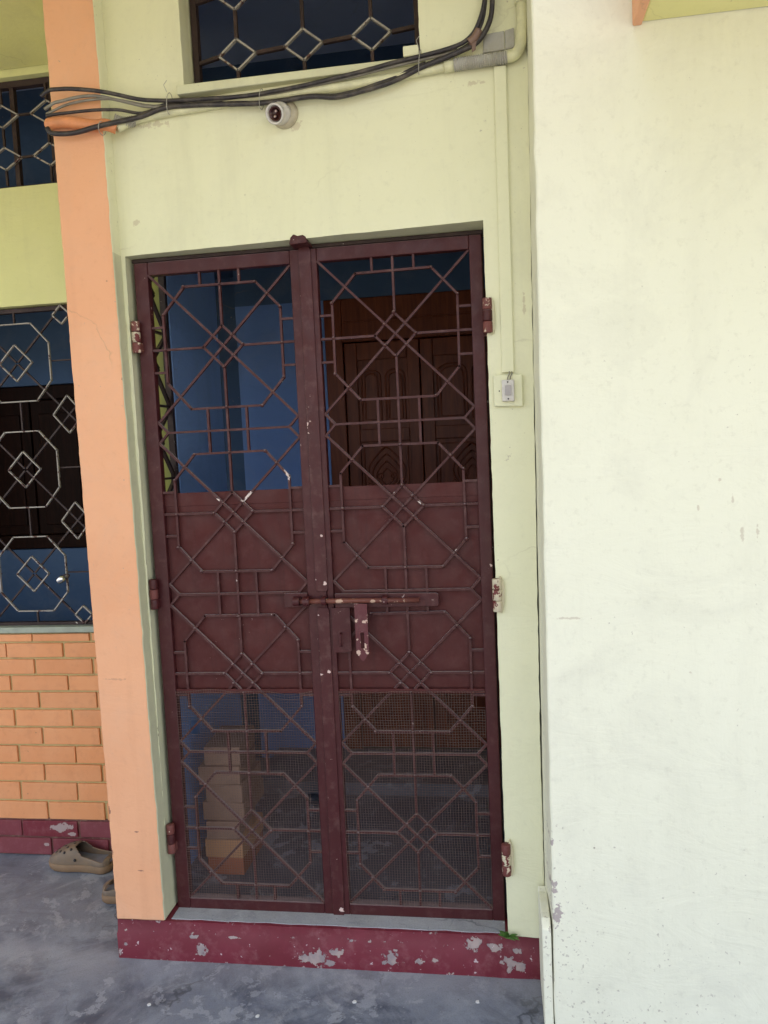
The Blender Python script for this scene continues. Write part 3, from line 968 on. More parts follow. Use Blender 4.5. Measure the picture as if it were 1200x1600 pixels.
sh = MB()
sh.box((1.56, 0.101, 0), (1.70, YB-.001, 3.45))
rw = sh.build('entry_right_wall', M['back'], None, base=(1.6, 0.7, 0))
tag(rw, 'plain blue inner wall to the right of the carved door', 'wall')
sh = MB()
sh.box((-3.15, 0.621, 0), (-3.001, 5.0, 3.45))
sh.box((1.701, 0.101, 0), (1.80, 5.0, 3.45))
sh.box((-3.0, 4.85, 0), (1.7, 5.0, 3.45))
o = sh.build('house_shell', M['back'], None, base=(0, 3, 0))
tag(o, 'outer walls of the house closing the rooms behind the carved door', 'house')
sh = MB()
sh.box((-2.99, 0.102, 3.42), (1.69, 4.84, 3.449))
o = sh.build('inner_ceiling', M['ceil'])
tag(o, kind='structure')
sh = MB()
sh.box((-3.2, 0.101, 3.451), (4.5, 5.2, 7.6))
sh.box((-3.2, -0.01, 3.601), (4.5, 0.1, 7.6))
o = sh.build('unseen_upper_storey', M['wall'], None, base=(0, 2, 3.45))  # unseen mass, height set to block sun and cut ground bounce
tag(o, 'unseen upper storey of the house, made tall to shade the ground in front', 'house')
sh = MB()
sh.box((-3.0, 0.601, 0.001), (1.55, YB-.001, 0.1310))
sh.box((1.0835, 0.101, 0.001), (1.55, 0.60, 0.1309))
sh.box((-0.061, 0.101, 0.001), (1.083, 0.60, 0.1309))
sh.box((-0.012, 0.0605, 0.1287), (1.083, 0.1009, 0.1309))
sh.box((-0.0, 0.86, 0.1312), (1.55, YB-.002, 0.185))
o = sh.build('inner_floor', M['infloor'])
tag(o, kind='structure')

# carved wooden door
dr = empty('carved_door', (0.8, YB, 0.19), 'dark varnished double wooden door with carved lotus panels behind the gate', 'door')
df = MB()
df.box((DX0+.003, YB-0.015, 0.186), (DX0+0.085, YB+0.09, DZ1-.003))
df.box((DX1-0.085, YB-0.015, 0.186), (DX1-.003, YB+0.09, DZ1-.003))
df.box((DX0+.086, YB-0.015, DZ1-0.20), (DX1-.086, YB+0.09, DZ1-.003))
df.box((DX0+.088, YB-0.022, DZ1-0.115), (DX1-.088, YB-0.0151, DZ1-.105))
df.build('door_frame', M['wood'], dr, bevel=0.004)
def lotus(mb, cx, cz, y):
    for s, rr_ in ((1.0, .0045), (0.78, .004), (0.56, .004), (0.34, .0035)):
        for sx in (-1, 1):
            pts = []
            for k in range(13):
                t = k/12
                wx = math.sin(t*PI)**0.8*(0.088 if t < .5 else 0.088)*s*(1.0 if t < 0.6 else 1-0.15*(t-.6)/.4)
                pts.append((cx+sx*wx, y, cz+(-0.10+0.235*t)*s-0.02*(1-s)))
            mb.tube(pts, rr_, 6)
    for sx in (-1, 1):
        for q in range(4):
            a0 = (cx, cz-0.075)
            pts = [(cx+sx*(0.004+0.085*t*(1-.15*q)), y, cz-0.085-0.012*q+0.055*t*t-(0.02*q*t)) for t in [k/8 for k in range(9)]]
            mb.tube(pts, 0.0035, 6)
        sp = [(cx+sx*(0.030+0.018*math.cos(a)*(1-a/9)), y, cz-0.005+0.018*math.sin(a)*(1-a/9)) for a in [k*0.6 for k in range(12)]]
        mb.tube(sp, 0.0035, 6)
        sp = [(cx+sx*(0.060+0.020*math.cos(a)*(1-a/9)), y, cz-0.135+0.020*math.sin(a)*(1-a/9)) for a in [k*0.6 for k in range(12)]]
        mb.tube(sp, 0.0035, 6)
    mb.tube([(cx-.035, y, cz-.16), (cx+.035, y, cz-.16)], 0.004, 6)
    mb.tube([(cx-.025, y, cz-.145), (cx+.025, y, cz-.145)], 0.004, 6)
for (a, b) in ((0.418, 0.768), (0.772, 1.212)):
    lf = MB()
    lf.box((a, YB+0.012, 0.190), (b, YB+0.05, DZ1-0.203))
    leaf = lf.build('door_leaf', M['wood'], dr, bevel=0.003)
    rl = MB()
    y0, y1 = YB-0.004, YB+0.0119
    w_ = b-a
    st_ = 0.058
    rl.box((a+.001, y0, 0.192), (a+st_, y1, DZ1-0.205))
    rl.box((b-st_, y0, 0.192), (b-.001, y1, DZ1-0.205))
    zr = [0.192, 0.32, 0.80, 0.90, 1.26, 1.33, 1.66, 1.72, 2.04, DZ1-0.205]
    for k in range(0, len(zr), 2):
        rl.box((a+st_+.001, y0+.001, zr[k]), (b-st_-.001, y1, zr[k+1]))
    rl.build('rails', M['wood'], leaf, bevel=0.003)
    cv = MB()
    cx = (a+b)/2
    lotus(cv, cx, 1.50, YB+0.010)
    lotus(cv, cx, 1.08, YB+0.010)
    for s in (-1, 1):
        xa = cx+s*0.012
        xb = b-st_-.016 if s > 0 else a+st_+.016
        x0_, x1_ = min(xa, xb), max(xa, xb)
        for ins in (0.0, 0.014):
            pts = [(x0_+ins, YB+.011, 1.75+ins), (x1_-ins, YB+.011, 1.75+ins), (x1_-ins, YB+.011, 1.96-ins)]
            for k in range(7):
                t = PI*k/6
                pts.append(((x0_+x1_)/2+(x1_-x0_-2*ins)/2*math.cos(t), YB+.011, 1.965-ins+(x1_-x0_)/2*math.sin(t)*0.6))
            cv.tube(pts, 0.0045, 6, closed=True)
    for (za, zb) in ((1.34, 1.65), (0.91, 1.25), (0.34, 0.78)):
        cv.tube([(a+st_+.014, YB+.011, za+.012), (b-st_-.014, YB+.011, za+.012), (b-st_-.014, YB+.011, zb-.012), (a+st_+.014, YB+.011, zb-.012)], 0.005, 6, closed=True)
    cv.build('carving', M['wood'], leaf)

# ------------------------------------------------------------------ right projecting wall and slab
RY = -0.30
pw = lattice(breaks([1.20, 4.5], 0.08), breaks([0.001, 3.6], 0.06), [], lambda x, z: RY, 0.098,
             fx=lambda x, z: (1.203+0.006*z if x < 1.2001 else x), seed=12.0, amp=0.0016).bm
for v in pw.verts:
    if v.co.x < 1.24 and v.co.y > 0:
        v.co.x = 1.189+0.0115*v.co.z
mbp = MB()
mbp.bm = pw
pw = mbp.build('projecting_wall', M['cream'], None, angle=R(38), base=(2.5, RY, 0), bevel=0)
tag(pw, 'broad cream plastered wall projecting to the right of the gate', 'wall')
bv = pw.modifiers.new('bevel', 'BEVEL')
bv.width = 0.006
bv.segments = 3
bv.limit_method = 'ANGLE'
bv.angle_limit = R(50)
sk = lattice([0, 1], [0, 1], [], lambda x, z: 0, 1)
sk = MB()
# broken skirting ledge against the side of the projecting wall
pts = [(-0.082, 0.002), (-0.296, 0.002), (-0.296, 0.30), (-0.27, 0.318), (-0.20, 0.322), (-0.15, 0.318), (-0.12, 0.30), (-0.10, 0.31), (-0.085, 0.29)]
A_ = [sk.bm.verts.new((1.176, y, z)) for y, z in pts]
B_ = [sk.bm.verts.new((1.2005, y, z)) for y, z in pts]
sk.face(A_)
sk.face(B_[::-1])
for i in range(len(pts)):
    sk.face([A_[i], B_[i], B_[(i+1) % len(pts)], A_[(i+1) % len(pts)]])
sk.build('skirting', M['cream'], pw, bevel=0.003)

sb = empty('balcony_slab', (2.4, -0.7, 2.64), 'yellow underside of a slab with an orange edge, top right corner', 'balcony')
s_ = MB()
s_.box((1.4805, -1.45, 2.614), (4.5, RY-0.002, 2.76))
s_.build('slab', M['soffit'], sb, bevel=0.004)
s_ = MB()
s_.box((1.458, -1.47, 2.606), (1.4800, RY-0.002, 2.80))
s_.box((1.4805, -1.472, 2.606), (4.5, -1.4505, 2.80))
s_.build('fascia', M['orange'], sb, bevel=0.004)

sb2 = MB()
sb2.box((-3.2, -2.0, 3.075), (1.20, -0.082, 3.20))
sb2.box((-3.2, -0.0819, 3.13), (-0.22, 0.515, 3.20))
o = sb2.build('unseen_sunshade_slab', M['soffit'], None, base=(0, -0.5, 3.6), bevel=0.004)  # out of view, reach extended to darken the top of the wall
tag(o, 'unseen overhanging slab above the two upper windows, deepened to shade the wall', 'sunshade')

# ================================================================== THE GATE
ZG = 0.13
gt = empty('metal_gate', (0.54, 0.0, ZG), 'maroon double metal gate with geometric grille, sheet panels and wire mesh', 'gate')
ff = MB()
ff.box((-0.0105, 0.036, 0.132), (0.012, 0.062, 2.2335))
ff.box((1.060, 0.036, 0.132), (1.0805, 0.062, 2.2335))
ff.box((-0.0105, 0.012, 2.2342), (1.0805, 0.061, 2.2455))
ff.build('fixed_frame', M['bar_dark'], gt, bevel=0.002)  # dark paint stands in for the shadowed gap round the leaves
ff = MB()
ff.prism([(0.514, 2.232), (0.570, 2.234), (0.566, 2.252), (0.556, 2.258), (0.540, 2.256), (0.528, 2.262), (0.518, 2.252)], -0.052, 0.02)
ff.build('top_bracket', M['gate_worn'], gt, bevel=0.003)

def grille(mb, cx):
    hw = 0.2285
    y0, y1 = 0.004, 0.014
    w8 = 0.0070
    zc = [ZG+1.829, ZG+1.3115, ZG+0.792, ZG+0.274]
    ztop, zbot = ZG+2.062, ZG+0.036
    def J(p):
        return (p[0]+random.uniform(-.0012, .0012), p[1]+random.uniform(-.0012, .0012))
    for i, c in enumerate(zc):
        # octagon outline
        o = [J(p) for p in [(cx-.115, c+.189), (cx+.115, c+.189), (cx+.188, c+.107), (cx+.188, c-.106), (cx+.115, c-.188), (cx-.115, c-.188), (cx-.188, c-.106), (cx-.188, c+.107)]]
        for k in range(8):
            mb.bar(o[k], o[(k+1) % 8], w8, y0, y1, ext=0.0025)
        q = [J(p) for p in [(cx, c+.064), (cx+.063, c), (cx, c-.063), (cx-.063, c)]]
        for k in range(4):
            mb.bar(q[k], q[(k+1) % 4], w8, y0-.0004, y1-.0004, ext=0.0025)
        up_ = ztop if i == 0 else (zc[i-1]+c)/2+.034
        dn_ = zbot if i == 3 else (zc[i+1]+c)/2-.034
        if i > 0:
            up_ = c+0.227
        if i < 3:
            dn_ = c-0.227
        mb.bar((cx-hw, up_), (cx+hw, dn_), w8, y0-.003, y1-.004)
        mb.bar((cx+hw, up_+.0), (cx-hw, dn_+.0), w8, y0+.0045, y1+.0035)
        for s in (-1, 1):
            mb.bar((cx+s*.063, c), (cx+s*hw, c), w8, y0+.0003, y1+.0003)
            for dz in (-.070, .070):
                mb.bar((cx+s*.190, c+dz), (cx+s*hw, c+dz), w8, y0+.0005, y1+.0005)
        topz = ztop if i == 0 else (zc[i-1]+c)/2
        botz = zbot if i == 3 else (zc[i+1]+c)/2
        mb.bar((cx, c+.064), (cx, topz), w8, y0+.0006, y1+.0008)
        mb.bar((cx, c-.063), (cx, botz), w8, y0+.0006, y1+.0008)
        for s in (-1, 1):
            mb.bar((cx+s*.063, c+.189), (cx+s*.063, topz), w8, y0+.0002, y1+.0012)
            mb.bar((cx+s*.063, c-.188), (cx+s*.063, botz), w8, y0+.0002, y1+.0012)
        for (bx, bz) in [(cx, c), (cx, c+.189), (cx, c-.188), (cx-.188, c), (cx+.188, c)]+[(cx+a*.0315, c+b*.0317) for a in (-1, 1) for b in (-1, 1)]+[(cx+a*.150, c+b*.149) for a in (-1, 1) for b in (-1, 1)]+q+o:
            if random.random() < 0.8:
                rb = random.uniform(.0042, .0064)
                mb.lathe([(0, 0), (rb, 0.0), (rb*.8, rb*.45), (rb*.3, rb*.7), (0, rb*.72)], Matrix.Translation((bx+random.uniform(-.0015, .0015), y0-.001, bz+random.uniform(-.0015, .0015))) @ Matrix.Rotation(PI/2, 4, 'X'), 7)
        if i < 3:
            m0 = (zc[i+1]+c)/2
            mb.bar((cx-.197, m0), (cx+.197, m0), w8, y0-.0012, y1-.0012)
            for s in (-1, 1):
                mb.bar((cx+s*.197, m0), (cx+s*hw, m0+.034), w8, y0-.0010, y1-.001, ext=0.002)
                mb.bar((cx+s*.197, m0), (cx+s*hw, m0-.034), w8, y0-.0008, y1-.0008, ext=0.002)

def hinge(parent, x, z, mt, wallside):
    h = MB()
    for k in range(3):
        h.lathe([(0.0, -0.0155), (0.0125, -0.0155), (0.0135, -0.013), (0.0135, 0.013), (0.0125, 0.0155), (0.0, 0.0155)],
                Matrix.Translation((x, -0.020 if wallside < 0 else -0.088, z+(k-1)*0.0325)), 16, mi=0 if k != 1 else 1)
    yb = 0.0
    h.box((min(x, x-wallside*.012), -0.018 if wallside < 0 else -0.086, z-0.045), (max(x, x-wallside*.012), yb, z-0.018))
    return h.build('hinge', mt, parent, bevel=0.0)

def wire_mesh(cx, seed, tear):
    mb = MB()
    x0, x1, z0, z1 = cx-0.2275, cx+0.2275, ZG+0.038, ZG+0.738
    st = 0.0084
    def P(u, v):
        # u across, v up: wavy hand-cut mesh
        x = u+0.0035*noise.noise(Vector((u*7+seed, v*5, 0)))+0.0012*noise.noise(Vector((u*40+seed, v*30, 2)))
        z = v+0.0045*noise.noise(Vector((u*6+seed, v*5, 7)))+0.0012*noise.noise(Vector((u*35+seed, v*30, 9)))
        y = -0.0005-0.003*abs(noise.noise(Vector((u*9+seed, v*9, 4))))
        if v > z1-0.02:
            z += 0.012*noise.noise(Vector((u*8+seed, 1, 3)))
        return Vector((x, y, z))
    nu = int((x1-x0)/st)
    nv = int((z1-z0)/st)
    def hole(u, v):
        for (hx, hz, hr) in tear:
            if (u-hx)**2+(v-hz)**2*0.25 < hr*hr*(1+0.6*noise.noise(Vector((u*50, v*50, 0)))):
                return True
        return False
    def wire(f, n_):
        run = []
        for k in range(n_+1):
            u, v = f(k/n_)
            if hole(u, v):
                if len(run) > 1:
                    mb.tube(run, 0.00055, 3, cap=False)
                run = []
            else:
                run.append(P(u, v))
        if len(run) > 1:
            mb.tube(run, 0.00055, 3, cap=False)
    for i in range(nu+1):
        u = x0+st*i
        wire(lambda t: (u, z0+(z1-z0)*t), 34)
    for j in range(nv+1):
        v = z0+st*j
        wire(lambda t: (x0+(x1-x0)*t, v), 24)
    return mb

def make_leaf(x0, x1, xi0, xi1, label, left):
    lf_ = MB()
    t0, t1 = ZG, ZG+2.1
    yf = 0.0
    yb = 0.030
    zi0, zi1 = ZG+0.037, ZG+2.060
    lf_.box((x0, yf, t0), (xi0, yb, t1))
    lf_.box((xi1, yf, t0), (x1, yb, t1))
    lf_.box((xi0+.0002, yf+0.0006, zi1), (xi1-.0002, yb-.001, t1))
    lf_.box((xi0+.0002, yf+0.0006, t0), (xi1-.0002, yb-.001, zi0))
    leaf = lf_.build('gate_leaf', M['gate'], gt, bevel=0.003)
    leaf['label'] = label
    cx = (xi0+xi1)/2
    gr = MB()
    grille(gr, cx)
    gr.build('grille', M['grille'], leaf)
    sh_ = MB()
    sh_.box((xi0-.003, 0.0185, ZG+0.738), (xi1+.003, 0.0205, ZG+1.378))
    sh_.box((xi0-.002, 0.0160, ZG+1.336), (xi1+.002, 0.0184, ZG+1.3785))
    sh_.box((xi0+.001, 0.003, ZG+0.728), (xi1-.001, 0.0183, ZG+0.7425))
    sh_.build('sheet_panel', M['sheet'], leaf, bevel=0.001)
    return leaf, cx

L1, c1 = make_leaf(0.0, 0.5605, 0.044, 0.500, 'left leaf of the gate with the overlapping edge strip', True)
L2, c2 = make_leaf(0.5625, 1.077, 0.583, 1.040, 'right leaf of the gate carrying the bolt and hasp', False)
# overlap strip on the left leaf, interrupted at the bolt
sp = MB()
for (za, zb) in ((0.128, 1.135), (1.185, 2.236)):
    e = 0.010
    sp.prism([(0.528, za+e), (0.531, za), (0.563, za), (0.5665, za+e), (0.5665, zb-e), (0.562, zb), (0.532, zb), (0.528, zb-e)], -0.0050, -0.0005)
sp.build('overlap_strip', M['gate_worn'], L1, bevel=0.0015)
wire_mesh(c1, 3.1, [(0.49, 0.52, 0.012), (0.10, 0.75, 0.010)]).build('wire_mesh', M['wire'], L1)
wire_mesh(c2, 9.7, [(1.028, 0.84, 0.013), (1.035, 0.70, 0.010), (1.03, 0.60, 0.008)]).build('wire_mesh', M['wire'], L2)
for z, mt in ((2.00, [M['hinge_red'], M['hinge_pale']]), (1.19, [M['gate_worn'], M['hinge_red']]), (0.38, [M['hinge_red'], M['gate_worn']])):
    hinge(L1, 0.002, z, mt, -1)
for z, mt in ((1.98, [M['hinge_red'], M['gate']]), (1.18, [M['hinge_pale'], M['hinge_pale']]), (0.38, [M['hinge_red'], M['hinge_pale']])):
    hinge(L2, 1.087, z, mt, 1)

for z in (1.98, 1.18, 0.38):
    mb = MB()
    pts = []
    for k in range(16):
        a = 2*PI*k/16
        rr_ = 1+0.25*noise.noise(Vector((math.cos(a)*2, math.sin(a)*2, z*9)))
        pts.append((1.099+0.010*math.cos(a)*rr_, z+0.056*math.sin(a)*rr_))
    mb.prism(pts, yfront(1.1, 0)-0.012, yfront(1.1, 0)+0.004)
    mb.build('mortar_patch', M['lump'], wl, bevel=0.004)
# bolt and hasp
bp = MB()
bp.prism([(0.588, 1.134), (0.905, 1.134), (0.910, 1.140), (0.910, 1.170), (0.903, 1.175), (0.588, 1.178)], -0.009, -0.0005)
bp.box((0.426, -0.008, 1.138), (0.500, -0.0008, 1.182))
bolt = bp.build('bolt_plate', M['gate'], gt, bevel=0.001)
rd = MB()
rd.tube([(0.462, -0.026, 1.1585), (0.62, -0.026, 1.159), (0.853, -0.026, 1.157)], 0.0078, 14)
rd.build('bolt_rod', M['rust'], bolt)
for x, wd_ in ((0.470, .020), (0.501, .020), (0.557, .014), (0.748, .016)):
    cl = MB()
    pts_o = [(-0.006, 1.159+0.0135)]+[(-0.026-0.0135*math.sin(PI*k/10), 1.159+0.0135*math.cos(PI*k/10)) for k in range(11)]+[(-0.006, 1.159-0.0135)]
    pts_i = [(-0.006, 1.159+0.0100)]+[(-0.026-0.0100*math.sin(PI*k/10), 1.159+0.0100*math.cos(PI*k/10)) for k in range(11)]+[(-0.006, 1.159-0.0100)]
    Vo = [[cl.bm.verts.new((xx, y, z)) for (y, z) in pts_o] for xx in (x-wd_/2, x+wd_/2)]
    Vi = [[cl.bm.verts.new((xx, y, z)) for (y, z) in pts_i] for xx in (x-wd_/2, x+wd_/2)]
    for k in range(len(pts_o)-1):
        cl.face([Vo[0][k], Vo[1][k], Vo[1][k+1], Vo[0][k+1]])
        cl.face([Vi[0][k], Vi[0][k+1], Vi[1][k+1], Vi[1][k]])
        cl.face([Vo[0][k], Vo[0][k+1], Vi[0][k+1], Vi[0][k]])
        cl.face([Vo[1][k], Vi[1][k], Vi[1][k+1], Vo[1][k+1]])
    cl.build('bolt_clip', M['gate_worn'], bolt, angle=R(40))
kp = MB()
kp.prism([(0.575, 0.992), (0.630, 0.995), (0.634, 1.000), (0.634, 1.1335), (0.575, 1.1335)], -0.010, -0.001)
kp.tube([(0.6015, -0.012, 1.055), (0.602, -0.024, 1.052), (0.602, -0.027, 1.035), (0.602, -0.024, 1.018), (0.602, -0.012, 1.014)], 0.0035, 8)
kp.build('lock_plate', M['gate_worn'], bolt, bevel=0.0008)
# hasp with a real slot
hs = MB()
x0, x1 = 0.6535, 0.6925
sl0, sl1, sz0, sz1 = 0.668, 0.680, 1.012, 1.062
xc = (x0+x1)/2
ya, yb_ = -0.0385, -0.0345
hs.prism([(x0, sz1), (x1, sz1), (x1, 1.150), (x0, 1.152)], ya, yb_)
hs.prism([(x0, sz0), (sl0, sz0), (sl0, sz1-.0001), (x0, sz1-.0001)], ya, yb_)
hs.prism([(sl1, sz0), (x1, sz0), (x1, sz1-.0001), (sl1, sz1-.0001)], ya, yb_)
hs.prism([(x0, 0.998), (xc-.003, 0.974), (xc+.003, 0.974), (x1, 0.998), (x1, sz0-.0001), (x0, sz0-.0001)], ya, yb_)
hs.build('hasp', M['chipped'], bolt)

# ================================================================== WALL FITTINGS
# conduit pipe along the wall
pp = empty('conduit_pipe', (0.5, -0.09, 2.66), 'pale painted conduit pipe running over the wall under the black cables', 'pipe')
def wy(x, off):
    return yfront(x, 0)-off
pts = [(0.012, -0.075, 2.606), (0.072, wy(0.07, .013), 2.642), (0.25, wy(.25, .013), 2.650), (0.446, wy(.446, .013), 2.654), (0.747, wy(.747, .013), 2.655), (1.02, wy(1.02, .013), 2.669)]
a_ = MB()
a_.tube(catmull(pts, 5), 0.0125, 12)
a_.tube([(0.992, wy(1, .013), 2.667), (1.022, wy(1.02, .013), 2.669)], 0.016, 12)
a_.build('rigid_pipe', M['pvc'], pp)
a_ = MB()
a_.tube(catmull([(-0.192, -0.080, 2.636), (-0.186, -0.092, 2.634), (-0.127, -0.094, 2.631), (-0.05, -0.092, 2.614), (-0.015, -0.090, 2.614), (0.012, -0.076, 2.606)], 5), 0.0168, 12)
a_.build('orange_section', M['pvc_orange'], pp)
def corr(path, r, step=0.0045):
    P_ = catmull(path, 40)
    out, rr_ = [], []
    acc = 0
    last = P_[0]
    L = 0
    for p in P_:
        L += (p-last).length
        last = p
        out.append(p)
        rr_.append(r*(1+0.10*math.sin(L/step*2*PI*0.75)))
    return out, rr_
a_ = MB()
p_, q_ = corr([(1.020, wy(1.02, .015), 2.669), (1.08, wy(1.08, .018), 2.668), (1.135, wy(1.13, .018), 2.668), (1.165, wy(1.16, .018), 2.668)], 0.0165)
a_.tube(p_, 0.016, 14, rr=q_)
a_.build('flexible_section', M['flex'], pp)
a_ = MB()
p_, q_ = corr([(0.008, -0.077, 2.633), (0.030, -0.060, 2.628), (0.055, wy(.05, .016), 2.636)], 0.0150)
a_.tube(p_, 0.015, 14, rr=q_)
a_.build('flexible_section', M['flex'], pp)
a_ = MB()
a_.tube(catmull([(1.163, wy(1.16, .018), 2.668), (1.186, wy(1.18, .02), 2.672), (1.200, wy(1.19, .02), 2.692), (1.205, wy(1.19, .02), 2.72), (1.209, wy(1.2, .02), 2.83), (1.214, wy(1.2, .02), 3.2)], 6), 0.0150, 14)
a_.tube([(1.2075, wy(1.2, .02), 2.800), (1.208, wy(1.2, .02), 2.816)], 0.0185, 14)
a_.build('riser_pipe', M['pvc'], pp)

def cable(name, pts, r, mat, label, n=8):
    mb = MB()
    P_ = catmull(pts, 6)
    P_ = [p+Vector((0, 0.0006*noise.noise(p*30), 0.0022*noise.noise(Vector((p.x*14, r*900, 0))))) for p in P_]
    mb.tube(P_, r, n)
    o = mb.build(name, mat, None, base=tuple(Vector(pts[len(pts)//2])))
    tag(o, label, 'cable', 'cables strung along the wall over the gate')
    return o
def onw(lst, off):
    out = []
    for (x, z) in lst:
        y = -0.078-off if x < 0.0 else min(wy(x, off), -0.078-off) if x < 0.05 else wy(x, off)-0.0
        out.append((x, y, z))
    return out
low = [(-0.190, 2.615), (-0.173, 2.598), (-0.102, 2.592), (-0.009, 2.607), (0.084, 2.641), (0.164, 2.656), (0.262, 2.651), (0.453, 2.631), (0.603, 2.630), (0.695, 2.620), (0.824, 2.636), (0.933, 2.668), (1.022, 2.692), (1.084, 2.713), (1.121, 2.764), (1.131, 2.83), (1.138, 2.92), (1.14, 3.2)]
cable('cable', onw(low, 0.030), 0.0072, M['cable'], 'thick black cable sagging lowest along the wall, just above the bulb socket')
low2 = [(x+0.002, z+0.010+0.004*math.sin(x*9)) for x, z in low[:-6]]+[(0.933, 2.676), (1.022, 2.700), (1.070, 2.722), (1.101, 2.770), (1.114, 2.835), (1.124, 2.92), (1.126, 3.2)]
low2 = [(-0.196, 2.655), (-0.15, 2.656), (-0.05, 2.655), (0.03, 2.648)]+low2[4:]
cable('cable', onw(low2, 0.021), 0.0045, M['cable'], 'thin black cable bundled just behind the thick sagging cable')
upc = [(-0.198, 2.705), (-0.180, 2.716), (-0.152, 2.720), (-0.032, 2.703), (0.106, 2.682), (0.262, 2.664), (0.454, 2.655), (0.679, 2.668), (0.862, 2.689), (1.005, 2.704), (1.067, 2.727), (1.098, 2.777), (1.112, 2.840), (1.118, 2.93), (1.12, 3.2)]
cable('cable', onw(upc, 0.036), 0.0058, M['cable'], 'black cable running highest over the orange pillar and up beside the window')
gc = [(-0.196, 2.672), (-0.178, 2.680), (-0.150, 2.688), (-0.033, 2.692), (0.125, 2.664), (0.301, 2.660), (0.511, 2.656), (0.716, 2.670), (0.898, 2.688), (1.02, 2.697), (1.06, 2.705)]
cable('cable', onw(gc, 0.026), 0.0045, M['cable_grey'], 'dusty grey cable between the black ones, ending by the corrugated pipe')
gc2 = [(-0.196, 2.662), (-0.12, 2.681), (0.0, 2.684), (0.12, 2.672), (0.25, 2.670), (0.45, 2.664), (0.70, 2.678), (0.90, 2.695), (1.03, 2.708)]
cable('cable', onw(gc2, 0.018), 0.0036, M['cable_grey'], 'thinnest grey-brown cable lying against the wall below the window sill')
# cable ties and tape
for k, (x, z, h_) in enumerate(((0.175, 2.668, .030), (0.925, 2.685, .032), (-0.02, 2.60, .018), (0.46, 2.645, 0.028))):
    mb = MB()
    y0_ = (wy(x, 0) if x > 0 else -0.078)
    ring = [(x+0.004*math.sin(a), y0_-0.023-0.022*math.cos(a), z+h_*math.sin(a)*(1.0)) for a in [2*PI*j/14 for j in range(14)]]
    mb.tube(ring, 0.0012, 5, closed=True)
    if k < 2:
        mb.tube([(x, y0_-.04, z+h_*.9), (x-.006, y0_-.045, z+h_*1.5), (x+.004, y0_-.044, z+h_*1.9)], 0.0010, 5)
    o = mb.build('cable_tie', M['flex'], None, base=(x, y0_, z))
    tag(o, ['wire tie round the cables just right of the orange pillar', 'wire tie round the cables left of the corrugated pipe',
            'wire tie at the right edge of the orange pillar under the cables', 'wire tie on the cables directly above the bulb socket'][k], 'cable tie', 'wire ties holding the cables')
mb = MB()
mb.tube(catmull([(1.062, wy(1, .038), 2.712), (1.078, wy(1, .038), 2.722), (1.090, wy(1, .037), 2.742)], 4), 0.0115, 10)
mb.prism([(1.070, 2.715), (1.083, 2.712), (1.080, 2.690), (1.070, 2.684)], wy(1.07, .040), wy(1.07, .038))
o = mb.build('tape_wrap', M['tape'], None, base=(1.075, -0.11, 2.72))
tag(o, 'ragged brown tape wrapped where the black cables turn upward', 'tape')

# junction cover behind the corrugated pipe
mb = MB()
mb.prism([(1.100, 2.694), (1.159, 2.696), (1.159, 2.746), (1.102, 2.742)], wy(1.13, .006), wy(1.13, -.002))
mb.prism([(1.161, 2.697), (1.186, 2.700), (1.186, 2.752), (1.161, 2.747)], wy(1.13, .0045), wy(1.13, -.002))
o = mb.build('junction_cover', M['flex'], None, base=(1.13, -0.08, 2.72), bevel=0.0015)
tag(o, 'square grey junction cover on the wall above the corrugated pipe', 'junction box')

# flat trunking down to the switch
mb = MB()
mb.prism([(1.122, 1.818), (1.156, 1.818), (1.161, 2.652), (1.128, 2.652)], wy(1.14, .012), wy(1.14, .0005))
tr = mb.build('cable_trunking', M['wall'], None, base=(1.14, -0.08, 1.82), bevel=0.002)
tag(tr, 'flat painted cable trunking running down to the switch beside the gate', 'trunking')
sbd = empty('light_switch', (1.14, -0.08, 1.72), 'small aged white rocker switch on a square board right of the gate', 'switch')
mb = MB()
mb.prism([(1.098, 1.724), (1.178, 1.720), (1.178, 1.810), (1.096, 1.812)], wy(1.14, .018), wy(1.14, .0005))
mb.build('mounting_board', M['wall'], sbd, bevel=0.003)
mb = MB()
mb.prism([(1.120, 1.736), (1.154, 1.735), (1.155, 1.795), (1.120, 1.796)], wy(1.14, .032), wy(1.14, .0181))
plt = mb.build('switch_plate', M['plastic'], sbd, bevel=0.0025)
mb = MB()
mb.prism([(1.129, 1.752), (1.146, 1.752), (1.146, 1.780), (1.129, 1.780)], wy(1.14, .0355), wy(1.14, .0321))
mb.build('rocker', M['rocker'], plt, bevel=0.001)
for z in (1.742, 1.789):
    mb = MB()
    mb.lathe([(0, 0), (0.0022, 0), (0.0022, 0.0012), (0, 0.0012)], Matrix.Translation((1.137, wy(1.14, .0322), z)) @ Matrix.Rotation(PI/2, 4, 'X'), 10)
    mb.build('screw', M['dark'], plt)
mb = MB()
mb.lathe([(0, 0), (0.0018, 0), (0.0018, 0.0012), (0, 0.0012)], Matrix.Translation((1.113, wy(1.14, .0182), 1.766)) @ Matrix.Rotation(PI/2, 4, 'X'), 10)
mb.build('screw', M['dark'], sbd)
mb = MB()
for dx in (-.003, .004):
    mb.tube(catmull([(1.145+dx, wy(1.14, .006), 1.822), (1.146+dx, wy(1.14, .018), 1.814), (1.141+dx, wy(1.14, .024), 1.803), (1.140+dx, wy(1.14, .022), 1.794)], 4), 0.0018, 6)
mb.build('lead_wires', M['cable_grey'], sbd)

